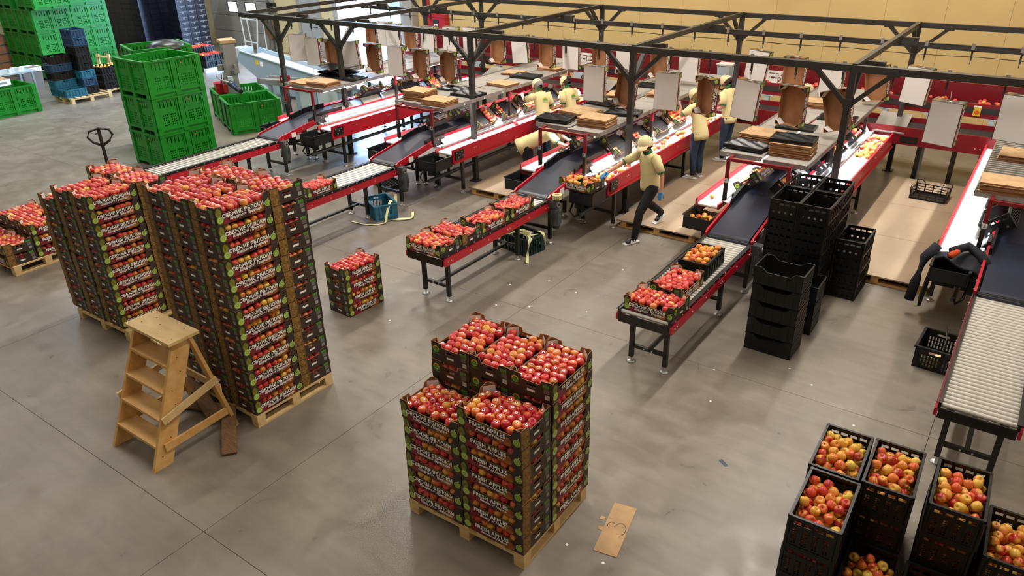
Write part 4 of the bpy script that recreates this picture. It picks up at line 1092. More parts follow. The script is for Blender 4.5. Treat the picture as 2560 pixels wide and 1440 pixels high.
def build_shelf(right=True, left=True, wavy=False):
    t = thing('shelf_rack', '', 'rack', PROTO)      # y local 0 at 10.05
    for s in (-1, 1):
        for k in range(9):
            off = 0 if s > 0 else .08
            b = MB(); y0, y1 = off+k*.6, off+k*.6+.585; x0, x1 = sorted((s*.02, s*.62))
            b.b2((x0, y0, 1.575), (x1, y1, 1.587), 'corrugated')
            if k == 0: b.b2((x0, y0-.004, 1.535), (x1, y0+.008, 1.60), 'zinc')
            b.b2((s*.62-.006, y0, 1.545), (s*.62+.006, y1, 1.61), 'zinc')
            if wavy:
                for q in range(6): b.b2((x0, y0+.03+q*.1, 1.587), (x1, y0+.06+q*.1, 1.605), 'corrugated')
            b.build('shelf_sheet', t)
        for y in (-.1, 2.3, 4.6):
            b = MB(); b.b2((s*.42-.022, y-.022, 1.28), (s*.42+.022, y+.022, 1.575), 'red_dark'); b.build('post', t)
            b = MB(); b.b2((s*.42-.025, y-.025, .96), (s*.42+.025, y+.025, 1.28), 'black_steel'); b.build('post', t)
        b = MB(); b.b2((s*.40, -.1, 1.545), (s*.44, 5.2, 1.575), 'red_dark'); b.build('bearer', t)
    b = MB(); b.b2((-.44, -.12, 1.535), (.44, -.08, 1.575), 'red_dark'); b.build('bearer', t)
    for s in (-1, 1):
        for k in range(4):
            b = MB(); b.cyl((s*.50, .05+k*1.3, 1.525), (s*.50, 1.25+k*1.3, 1.525), .016, 'lamp_white', 8); b.build('lamp_tube', t)
            b = MB(); b.b2((s*.48, .03+k*1.3, 1.545), (s*.52, 1.27+k*1.3, 1.575), 'zinc'); b.build('lamp_housing', t)
    return t
SHELF = build_shelf()
SHELF_W = build_shelf(wavy=True)

LAMP_W = 60
def lines():
    for i, c in enumerate(LC):
        nm = LN[i]
        def put(src, y, lab, first=False):
            if first: src.location = (c, y, 0); src['label'] = lab; return src
            return dup(src, (c, y, 0), (0, 0, 0), lab)
        def dpl(src, y, lab):
            if 'placed' in done_ and src.name in done_: return dup(src, (c, y, 0), (0, 0, 0), lab)
            done_[src.name] = 1; done_['placed'] = 1; src.location = (c, y, 0); src['label'] = lab; return src
        dpl(ROLLER, 6.55, ['bare roller conveyor with red side panels at the right edge of the picture', 'roller conveyor carrying two cartons and a black crate', 'roller conveyor carrying four cartons of apples', 'roller conveyor with one carton behind the tall tower', 'empty roller conveyor in front of the three green bins'][i])
        dpl(INCLINE, 9.05, 'navy belt conveyor rising from the %s roller conveyor under its shelf' % nm)
        if i > 0: dpl(TAB_R, 9.5, 'white sorting belt with red outer panel on the right of the %s line' % nm)
        dpl(TAB_L, 9.5, 'white sorting belt on the left of the %s line' % nm)
        sh = SHELF_W if i == 0 else SHELF
        t = dpl(sh, 10.05, 'long sheet-metal shelf on red posts above the %s packing line' % nm)
        num = [(1, 2), (3, 4), (5, 6), (7, 8), (9, 10)][i]
        for s, n in ((1, num[0]), (-1, num[1])): digits(t, str(n), (s*.42, -.129, 1.255), 0, .042)
        for s in (-1, 1):
            if i == 0 and s > 0: continue
            o = area('shelf_lamp', (c+s*.52, 12.65, 1.50), (0, R(-4*s), 0), .05, 5.0, LAMP_W, (.93, .97, 1), 82)
done_ = {}
lines()

# ------------------------------------------------------------------ things on the shelves
def sheets(c, y, z, n, label, rz=0, w=.4, d=.58, th=.011, edge='kraft_edge'):
    t = thing('cardboard_stack', label, 'cardboard', (c, y, z), rz)
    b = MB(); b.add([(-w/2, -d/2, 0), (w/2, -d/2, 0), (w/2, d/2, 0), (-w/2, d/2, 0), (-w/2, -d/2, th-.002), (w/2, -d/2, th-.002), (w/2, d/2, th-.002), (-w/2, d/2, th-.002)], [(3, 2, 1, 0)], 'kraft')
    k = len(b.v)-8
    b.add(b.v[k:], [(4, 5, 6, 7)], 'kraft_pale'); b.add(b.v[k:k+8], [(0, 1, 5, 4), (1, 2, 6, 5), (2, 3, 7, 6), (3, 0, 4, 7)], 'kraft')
    me = b.mesh('sheet')
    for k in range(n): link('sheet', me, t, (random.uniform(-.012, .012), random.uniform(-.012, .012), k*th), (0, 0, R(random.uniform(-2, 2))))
    return t
ZS = 1.59
for (x, y, n, lab, rz, w, d) in [(LC[2]+.30, 10.52, 13, 'square stack of flat brown cardboard on the near end of the third shelf', 2, .52, .42), (LC[2]-.27, 10.98, 8, 'loose stack of folded cardboard behind the black tray on the third shelf', -10, .58, .5),
                     (LC[1]+.27, 10.55, 17, 'thick stack of cardboard under a black tray on the fourth shelf', 3, .55, .46), (LC[1]-.33, 11.1, 10, 'wide stack of flat cardboard at the left of the fourth shelf', -4, .55, .5),
                     (LC[3]-.32, 10.5, 16, 'tallest cardboard stack on the near end of the second shelf', 4, .5, .42), (LC[3]+.28, 10.35, 9, 'low stack of cardboard at the right near corner of the second shelf', 2, .55, .42),
                     (LC[4]-.28, 10.35, 4, 'thin pile of brown cardboard at the left end of the leftmost shelf', -6, .5, .4), (LC[4]+.28, 10.4, 9, 'bundle of flat cardboard beside the black sheets on the leftmost shelf', 4, .55, .42),
                     (LC[0]-.28, 10.35, 12, 'thick stack of corrugated board at the near end of the rightmost shelf', 2, .62, .44), (LC[0]-.22, 11.9, 8, 'second stack of board farther along the rightmost shelf', 0, .6, .5),
                     (LC[2]-.35, 12.6, 5, 'small stack of folded cardboard in the middle of the third shelf', 12, .5, .4), (LC[3]+.3, 12.3, 5, 'stack of cardboard half way along the second shelf', -8, .55, .4), (LC[3]-.2, 13.4, 4, 'folded carton blanks far back on the second shelf', 15, .45, .4),
                     (LC[1]-.2, 13.6, 10, 'stack of carton blanks far back on the fourth shelf', 3, .5, .4), (LC[2]+.3, 13.0, 6, 'stack of brown blanks behind the post on the third shelf', 5, .5, .4), (LC[3]+.25, 14.2, 5, 'board stack at the far end of the second shelf', 0, .5, .4)]:
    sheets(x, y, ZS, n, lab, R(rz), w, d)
def pulp(x, y, z, rz, lab, n=1, tilt=0):
    for k in range(n):
        t = thing('pulp_tray', lab if n == 1 else lab+(', uppermost' if k == n-1 else ', below'), 'tray', (x, y, z+k*.02), 0, None, (R(tilt), R(tilt*.6), rz))
        b = MB(); nx, ny = 9, 6; w, d = .56, .37
        vs = [(-w/2+w*i/(nx*2), -d/2+d*j/(ny*2), .018*(1 if (i % 2) == (j % 2) else 0)+.012+.006*math.sin(i*.7+j)) for i in range(nx*2+1) for j in range(ny*2+1)]
        b.add(vs, [(i*(ny*2+1)+j, (i+1)*(ny*2+1)+j, (i+1)*(ny*2+1)+j+1, i*(ny*2+1)+j+1) for i in range(nx*2) for j in range(ny*2)], 'liner_black'); b.build('cup_sheet', t)
        b = MB()
        for sx in (-1, 1): b.b2((sx*w/2-.012, -d/2-.01, 0), (sx*w/2+.012, d/2+.01, .03), 'liner_black')
        for sy in (-1, 1): b.b2((-w/2, sy*d/2-.012, 0), (w/2, sy*d/2+.012, .03), 'liner_black')
        b.build('rim', t)
for a in [(LC[2]-.42, 10.42, ZS+.02, R(8), 'black moulded fruit tray overhanging the left near corner of the third shelf', 2), (LC[1]+.26, 10.55, ZS+.19, R(4), 'black moulded fruit tray on top of the thick stack on the fourth shelf', 2), (LC[1]-.35, 10.5, ZS+.02, R(-6), 'black moulded fruit tray at the left near corner of the fourth shelf', 2),
          (LC[1]-.1, 12.0, ZS, R(4), 'black fruit tray lying behind the cardboard on the fourth shelf', 1), (LC[2]+.33, 11.4, ZS, R(14), 'black fruit tray beside the post in the middle of the third shelf', 2), (LC[2]-.3, 11.9, ZS, R(-8), 'long black fruit tray on the third shelf behind the folded cardboard', 1),
          (LC[4]+.3, 11.15, ZS, R(3), 'low pile of black trays right of the ragged sheets', 2), (LC[3]+.28, 11.2, ZS, R(0), 'black fruit tray right behind the low cardboard stack on the second shelf', 2), (LC[3]+.25, 13.2, ZS, R(6), 'black fruit tray far along the second shelf', 2), (LC[3]-.3, 11.5, ZS, R(6), 'black fruit tray in front of the post on the second shelf', 1),
          (LC[2]-.25, 13.7, ZS, R(6), 'black fruit tray far back on the third shelf', 1), (LC[1]+.3, 12.9, ZS, R(6), 'black fruit tray far back on the fourth shelf', 1)]: pulp(*a)
# ragged black sheets on the leftmost shelf
t = thing('plastic_sheet_pile', 'ragged heap of black plastic sheets on the leftmost shelf', 'plastic sheets', (LC[4]-.2, 11.25, ZS))
for k in range(9):
    b = MB(); n = 8; vs = []
    for i in range(n+1):
        for j in (0, 1): vs.append((-.42+.84*i/n+random.uniform(-.02, .02)+(.05*k/9), -.22+.42*j+random.uniform(-.04, .04), .015+k*.022+.03*math.sin(i*.8+k)+random.uniform(0, .012)))
    vs += [(v[0], v[1], v[2]-.004) for v in vs]; m = 2*(n+1)
    b.add(vs, [(2*i, 2*i+2, 2*i+3, 2*i+1) for i in range(n)]+[(m+2*i, m+2*i+1, m+2*i+3, m+2*i+2) for i in range(n)]+[(2*i, m+2*i, m+2*i+2, 2*i+2) for i in range(n)]+[(2*i+1, 2*i+3, m+2*i+3, m+2*i+1) for i in range(n)]+[(0, 1, m+1, m), (2*n, m+2*n, m+2*n+1, 2*n+1)], 'liner_black'); b.build('sheet', t)

# ------------------------------------------------------------------ cartons leaning on the sorting decks
TILT = 38
def lean(i, s, y, lab, fill, crate=False):
    c = LC[i]; q = (Matrix.Rotation(R(TILT*s), 3, 'Y') @ Matrix.Rotation(math.pi/2 if not crate else 0, 3, 'Z')).to_euler()
    x, z = c+s*.235, 1.022
    M3 = q.to_matrix()
    if not crate: carton((x, y, z), 0, lab, rot=q)
    else: black_crate((x, y, z), 0, lab, None, CRATE_FAR, q)
    zz = .085 if not crate else .1
    if not crate:
        l = link('liner_tray', LINER, None, Vector((x, y, z))+M3 @ Vector((0, 0, .06)), q); tag(l, 'cup tray of the '+lab.replace('tilted ', '').replace(' with brown inside', '').replace(' of red apples', '').replace(' with emblem end', '').replace(' beyond the first one', ' farther along'), 'tray')
        b = MB()
    nx, ny = (8, 5) if not crate else (4, 7)
    for a in range(nx):
        for e in range(ny):
            if not fill(a/(nx-1), e/(ny-1)): continue
            lx, ly = (-.248+a*.0705, -.145+e*.0725) if not crate else (-.12+a*.08, -.24+e*.08)
            p = Vector((x, y, z))+M3 @ Vector((lx+random.uniform(-.006, .006), ly+random.uniform(-.006, .006), zz+random.uniform(0, .015))); mass(p, .037, random.random() < .35, 0, .9)
no = lambda a, e: False; alls = lambda a, e: True; half = lambda a, e: a < .45; few = lambda a, e: a > .7 and e < .5; fewl = lambda a, e: a < .2 and e < .35
for (i, s, y, lab, f) in [(2, 1, 11.3, 'tilted carton with an empty cup tray nearest the walking woman', fewl), (2, 1, 12.12, 'tilted carton with three yellow apples behind the frame post', lambda a, e: a < .3 and e < .7), (2, 1, 12.9, 'tilted carton with empty black cups right of the frame post', no), (2, 1, 13.7, 'tilted carton full of orange apples behind the white hanging carton', alls),
                    (3, 1, 11.55, 'tilted carton with a few orange apples nearest on the second line', lambda a, e: a > .75), (3, 1, 12.4, 'tilted carton with brown inside left of the frame post on the second line', lambda a, e: a < .25), (3, 1, 13.2, 'tilted carton with a row of red apples on the second line', lambda a, e: e < .45), (3, 1, 14.0, 'tilted empty carton by the man in a cap', no),
                    (4, 1, 13.0, 'tilted carton with emblem end behind the frame post on the leftmost line', no), (4, 1, 13.9, 'tilted carton with yellow fruit print far along the leftmost line', half),
                    (1, -1, 10.75, 'tilted carton of red apples left of the numbered post on the fourth line', lambda a, e: True), (1, -1, 11.6, 'tilted carton beyond the first one on the left of the fourth line', no), (1, -1, 12.4, 'tilted carton with lettering under the left of the fourth shelf', half), (1, -1, 13.4, 'tilted carton hidden far left under the fourth shelf', no),
                    (2, -1, 10.9, 'tilted carton with leaf print end in front of the bending worker', lambda a, e: a > .4), (2, -1, 11.65, 'tilted carton with lettering seen under the third shelf', alls), (2, -1, 12.5, 'tilted carton farther back on the left of the third line', no),
                    (3, -1, 10.85, 'tilted carton with barcode end under the second shelf', half), (3, -1, 11.6, 'tilted lettered carton under the near part of the second shelf', no), (4, -1, 12.2, 'tilted carton in the shade left of the leftmost line', no), (4, -1, 13.2, 'second tilted carton left of the leftmost line', no)]:
    lean(i, s, y, lab, f)
for (i, s, y, lab, f) in [(1, 1, 10.55, 'tilted black crate of apples just behind the tall crate stack', lambda a, e: True), (1, 1, 12.1, 'empty tilted black crate beyond the apple crate on the fourth line', no), (1, 1, 12.8, 'tilted black crate with dark red apples on the fourth line', lambda a, e: e > .55), (1, 1, 14.1, 'farthest tilted black crate half full on the fourth line', lambda a, e: e > .45),
                    (0, -1, 10.75, 'nearest tilted black crate on the rightmost line', no), (0, -1, 11.5, 'second tilted black crate on the rightmost line', no), (0, -1, 12.3, 'third tilted black crate on the rightmost line', fewl), (0, -1, 13.3, 'farthest tilted black crate on the rightmost line', no)]:
    lean(i, s, y, lab, f, True)
# grey rest boards where no carton stands
for k, y in enumerate((10.9, 11.75, 12.4)):
    q = (Matrix.Rotation(R(TILT), 3, 'Y')).to_euler(); b = MB(); b.b2((-.16, -.27, 0), (.16, .27, .008), 'corrugated')
    tag(b.build('rest_board', None, (LC[4]+.27, y, 1.0), q), 'grey sloping rest board without a carton, %s of three on the leftmost line' % ('nearest', 'middle', 'farthest')[k], 'board')
q = (Matrix.Rotation(R(TILT), 3, 'Y')).to_euler(); b = MB(); b.b2((-.16, -.27, 0), (.16, .27, .008), 'deck_pale'); tag(b.build('rest_board', None, (LC[1]+.27, 11.35, 1.0), q), 'pale sloping rest board between the black crates on the fourth line', 'board')
# loose apples on the white belts
def belt_apples(i, s, y0, y1, n, gold=True):
    for k in range(n): mass((LC[i]+s*random.uniform(.53, .79), random.uniform(y0, y1), .866), .036, gold if random.random() < .75 else not gold, 0, 1)
belt_apples(2, 1, 10.05, 10.75, 34); belt_apples(2, 1, 10.8, 14.9, 50); belt_apples(1, 1, 13.5, 14.9, 60); belt_apples(3, 1, 13.4, 15, 30); belt_apples(1, -1, 10.2, 11, 1); belt_apples(3, 1, 12.0, 12.6, 2)
for k in range(10): mass((LC[1]-random.uniform(.46, .79), random.uniform(9.58, 9.9), .655), .037, True)
for k in range(7): mass((LC[1]-random.uniform(.46, .79), random.uniform(9.58, 9.9), .71), .037, True, .3, 1)
# jacket left over the end tray of the rightmost line
def jacket():
    t = thing('jacket', 'dark work jacket with orange lining thrown over the end tray at the right', 'jacket', (LC[0]-.72, 9.85, .0))
    b = MB(); nx, ny = 14, 10; vs = []
    for i in range(nx):
        for j in range(ny):
            u, v = i/(nx-1), j/(ny-1); x = -.2+u*.62; y = -.28+v*.5
            z = .86+.05*math.sin(u*7+v*3)+.03*math.sin(v*9+u*4)-.09*(u > .8)*(u-.8)*5
            if u < .25: z -= (.25-u)*4*(.62+.12*math.sin(v*5)); x = -.09-(.25-u)*.25+.03*math.sin(v*8)
            vs.append((x, y, z))
    m = len(vs); vs += [(a, b_, c-.03) for a, b_, c in vs]
    fs = [(i*ny+j, (i+1)*ny+j, (i+1)*ny+j+1, i*ny+j+1) for i in range(nx-1) for j in range(ny-1)]; fs += [tuple(m+a for a in reversed(f)) for f in fs]
    ed = [(i*ny) for i in range(nx)]+[(nx-1)*ny+j for j in range(1, ny)]+[i*ny+ny-1 for i in range(nx-2, -1, -1)]+[j for j in range(ny-2, 0, -1)]
    fs += [(ed[k], m+ed[k], m+ed[(k+1) % len(ed)], ed[(k+1) % len(ed)]) for k in range(len(ed))]
    b.add(vs, fs, 'jacket_black', True); b.build('body', t)
    b = MB(); b.tube([(.05, -.1, .93), (.2, .05, .98), (.36, -.05, .93), (.45, -.16, .86)], .055, 'jacket_black', 10); b.build('sleeve', t)
    b = MB(); b.tube([(-.12, .1, .9), (-.22, .0, .75), (-.25, -.1, .45), (-.27, -.12, .2)], .06, 'jacket_black', 10); b.build('sleeve', t)
    b = MB(); b.tube([(.05, -.2, .905), (.1, -.1, .935), (.12, .0, .93)], .04, 'jacket_orange', 8); b.build('lining', t)
jacket()
# plywood walkways on pallets between the lines
def walkway(x0, x1, y0, y1, lab, n):
    t = thing('walkway', lab, 'walkway', ((x0+x1)/2, y0, 0)); w = x1-x0; L = (y1-y0)/n
    for k in range(n):
        b = MB(); b.b2((-w/2, k*L+.003, .112), (w/2, (k+1)*L-.003, .132), 'plywood'); b.build('plywood_sheet', t)
    for k in range(n*2):
        for sx in (-.85, -.03, .8):
            b = MB(); x = sx*w/2; b.b2((x-.05, .03+k*L/2, .022), (x+.05, .13+k*L/2, .112), 'wood_orange'); b.build('block', t)
        b = MB(); b.b2((-w/2+.02, .03+k*L/2, 0), (w/2-.02, .13+k*L/2, .022), 'wood_orange'); b.build('bottom_board', t)
walkway(-5.27, -3.82, 10.33, 15.2, 'plywood walkway between the third and fourth line with women on it', 4)
walkway(-1.93, -.62, 10.36, 15.1, 'plywood walkway with an empty crate between the two right lines', 3)
walkway(-8.36, -7.1, 10.3, 14.0, 'plywood walkway between the second and third line', 3)
def tape_roll():
    t = thing('tape_roll', 'cream roll of tape standing on the motor of the third line', 'tape', (LC[2]+.44, 9.1, .785))
    b = MB(); b.cyl((0, 0, 0), (0, 0, .07), .075, 'tape_cream', 20); b.build('roll', t)
    b = MB(); b.cyl((0, 0, .07), (0, 0, .072), .04, 'kraft', 14); b.build('core', t)
    b = MB()
    for k in range(16):
        for z in (.02, .05): b.box((.0755*math.cos(k*.4), .0755*math.sin(k*.4), z), (.008, .008, .01), 'ink', (0, 0, k*.4))
    b.build('print_marks', t)
tape_roll()
# ------------------------------------------------------------------ steel gantry over the lines with its trolley rails and hanging cartons
def gantry():
    t = thing('gantry_frame', 'dark steel gantry of posts, beams and braces spanning the packing lines', 'frame', (0, 0, 0))
    YF, YB, ZT = 10.98, 15.86, 2.79
    xs = [-13.0, -12.33, -8.86, -5.52, -2.17, 1.2]; m = 'frame_steel'
    def bar(nm, a, c, w=.08, h=.09, up=(0, 0, 1), mm=m):
        b = MB(); b.bar(a, c, w, h, mm, up); return b.build(nm, t)
    def tube_lip(a, c):         # a lighter upper edge where the beam's top face catches light comes from its bevel
        pass
    zb = ZT-.05
    bar('beam', (-15.35, YF, zb), (3.5, YF, zb)); bar('beam', (-15.35, YB, zb), (3.5, YB, zb)); bar('cross_beam', (-15.3, YF, zb+.02), (-15.3, YB, zb+.02), .07, .08)
    posts = {-14.1: 1, -12.2: 1, -8.72: 1, -5.45: 1, -2.17: 1, 1.15: 1}
    for x in posts:
        yf = YF-.1
        bar('cross_beam', (x, YF, zb+.02), (x, YB, zb+.02), .07, .08)
        for yy, cap in ((YF, 1), (YB, -1)):
            b = MB(); b.box((x, yy, (zb-.04)/2+.01), (.085, .085, zb-.06), m); p = b.build('post', t)
            b = MB(); b.box((x, yy, .01), (.18, .18, .02), m); b.build('base_plate', t)
            b = MB(); b.box((x, yy, 2.28), (.11, .11, .12), m); b.build('collar', t)
            for s in (-1, 1):
                bar('brace', (x+s*.03, yy, 2.26), (x+s*.5, yy, zb-.03), .06, .065, (0, 1, 0))
                b = MB(); b.box((x+s*.5, yy, zb-.055), (.16, .08, .02), m); b.build('brace_pad', t)
            bar('brace', (x, yy+cap*.03, 2.26), (x, yy+cap*.5, zb), .06, .065, (1, 0, 0))
    # the two trolley rails hang a little below the beams on plates
    for (y, nm) in ((11.62, 'near'), (14.15, 'far')):
        r = thing('trolley_rail', '%s overhead trolley rail with sliding hooks for the hanging cartons' % nm, 'rail', (0, y, 0))
        b = MB()
        b.b2((-14.7, -.035, 2.60), (3.5, -.029, 2.68), m); b.b2((-14.7, .029, 2.60), (3.5, .035, 2.68), m); b.b2((-14.7, -.035, 2.675), (3.5, .035, 2.685), m); b.b2((-14.7, -.035, 2.60), (3.5, -.012, 2.606), m); b.b2((-14.7, .012, 2.60), (3.5, .035, 2.606), m); b.build('track', r)
        for x in posts:
            b = MB(); b.box((x+.12, 0, 2.69), (.3, .09, .12), m); b.build('hanger_plate', r)
        hk = MB(); hk.b2((-.025, -.045, 2.63), (.025, -.036, 2.72), 'zinc'); hk.cyl((0, -.05, 2.70), (0, -.03, 2.70), .022, 'zinc', 8); hk.b2((-.014, -.012, 2.46), (.014, .012, 2.62), 'frame_steel'); hk.cyl((0, 0, 2.46), (0, 0, 2.40), .008, 'frame_steel', 6)
        me = hk.mesh('trolley_hook')
        for k in range(27): link('trolley_hook', me, r, (-14.4+k*.665, 0, 0))
        if nm == 'far':
            b = MB(); pts = [(-15+k*1.0, .1, 2.50-.02*(k % 2)) for k in range(19)]; b.tube(pts, .006, 'frame_steel', 5); b.build('cable', r)
        else:
            b = MB(); b.box((-12.0, 0, 2.62), (.5, .1, .08), m); b.build('drive_unit', r)
gantry()

WIRE = MB(); WIRE.tube([(0, 0, 2.40), (.012, 0, 2.37), (.0, 0, 2.33)], .003, 'zinc', 5)
def hang(x, y, z, white, yaw, tilt, lab, roll=0):
    M3 = Matrix(((0, -1, 0), (0, 0, -1), (1, 0, 0))) if not white else Matrix(((0, 1, 0), (0, 0, 1), (1, 0, 0)))
    Q = Matrix.Rotation(R(yaw), 3, 'Z') @ Matrix.Rotation(R(roll), 3, 'Y') @ Matrix.Rotation(R(tilt), 3, 'X') @ M3
    off = Q @ Vector((0, 0, .08))
    p = Vector((x, y, z))-off
    carton(p, 0, lab, 'cartons hanging from the trolley rails', rot=Q.to_euler())
    top = p+Q @ Vector((.297, 0, .05))
    b = MB(); b.tube([top, ((top.x+x)/2+.01, (top.y+y)/2, (top.z+2.42)/2), (x, y, 2.44)], .0035, 'zinc', 5)
    tag(b.build('wire_hook'), 'wire of the '+lab.replace(' with white base outwards', '').replace(' with brown inside outwards', ''), 'hook')
F = [(-13.75, 1, 28, 'W'), (-13.2, 0, 6, 'W'), (-12.45, 6, 0, 'B'), (-11.95, 10, 0, 'W'), (-11.2, 8, 0, 'B'), (-10.55, 3, 0, 'W'), (-9.95, 2, 0, 'B'), (-9.2, 2, 0, 'B')]
FRONT = [(-13.78, 2.0, 'W', 35), (-13.2, 1.98, 'W', 8), (-12.54, 1.98, 'B', -4), (-11.87, 1.98, 'W', 14), (-11.18, 1.98, 'B', -6), (-10.54, 1.97, 'W', 4), (-9.85, 1.98, 'B', -6), (-9.2, 1.98, 'B', -8),
         (-6.47, 2.0, 'W', 4), (-5.88, 1.96, 'B', -16), (-5.11, 2.01, 'W', 6), (-4.44, 2.0, 'B', -30), (-3.77, 2.02, 'W', -6), (-3.07, 2.01, 'B', -14), (-2.42, 2.02, 'B', -14), (-1.03, 2.02, 'W', -10), (-.22, 2.18, 'W', -14)]
PX = [785, 833, 885, 941, 1000, 1060, 1127, 0]
FRONT[:8] = [(-13.85, 2.0, 'W', 38), (-13.72, 1.97, 'W', 6), (-13.15, 1.98, 'B', -4), (-12.53, 1.98, 'W', 16), (-11.87, 1.98, 'B', -5), (-11.18, 1.98, 'W', 3), (-10.54, 1.97, 'B', -6), (-9.82, 1.98, 'B', -6)]
FRONT[0] = (-14.25, 2.02, 'W', 38)
ordn = ['first', 'second', 'third', 'fourth', 'fifth', 'sixth', 'seventh', 'eighth', 'ninth', 'tenth', 'eleventh', 'twelfth', 'thirteenth', 'fourteenth', 'fifteenth', 'sixteenth', 'seventeenth', 'eighteenth', 'nineteenth', 'twentieth']
for k, (x, z, c, yaw) in enumerate(FRONT):
    til = {9: 0, 14: 0, 15: 3}.get(k, 0); roll = {9: 9, 14: -16, 15: 2, 12: 5, 3: -6}.get(k, 0)
    hang(x, 11.62, z, c == 'W', yaw, til, ('hanging carton with white base outwards, %s from left on the near rail' if c == 'W' else 'hanging carton with brown inside outwards, %s from left on the near rail') % ordn[k], roll)
BACK = [(-14.45, 2.0, 'B', -5), (-13.95, 2.03, 'W', 0), (-13.65, 2.0, 'W', 12), (-13.1, 1.96, 'B', -4), (-12.5, 2.0, 'W', 4), (-11.8, 2.03, 'W', 3), (-11.2, 2.05, 'W', -4), (-10.45, 1.92, 'B', -5), (-9.8, 1.97, 'W', 4), (-9.12, 1.93, 'B', -6), (-8.47, 1.96, 'W', 0), (-7.8, 1.96, 'B', -16),
        (-7.18, 1.97, 'W', 2), (-6.45, 1.96, 'B', -8), (-5.8, 1.97, 'W', 0), (-4.47, 2.06, 'W', -4), (-3.8, 2.0, 'B', -12), (-3.12, 1.95, 'W', -6), (-2.4, 1.97, 'B', -20), (-1.77, 2.0, 'W', -10)]
for k, (x, z, c, yaw) in enumerate(BACK):
    roll = {8: -5, 15: 6, 18: -10, 19: 4}.get(k, 0)
    hang(x, 14.15, z, c == 'W', yaw, 0, ('hanging carton with white base outwards, %s from left on the far rail' if c == 'W' else 'hanging carton with brown inside outwards, %s from left on the far rail') % ordn[k], roll)

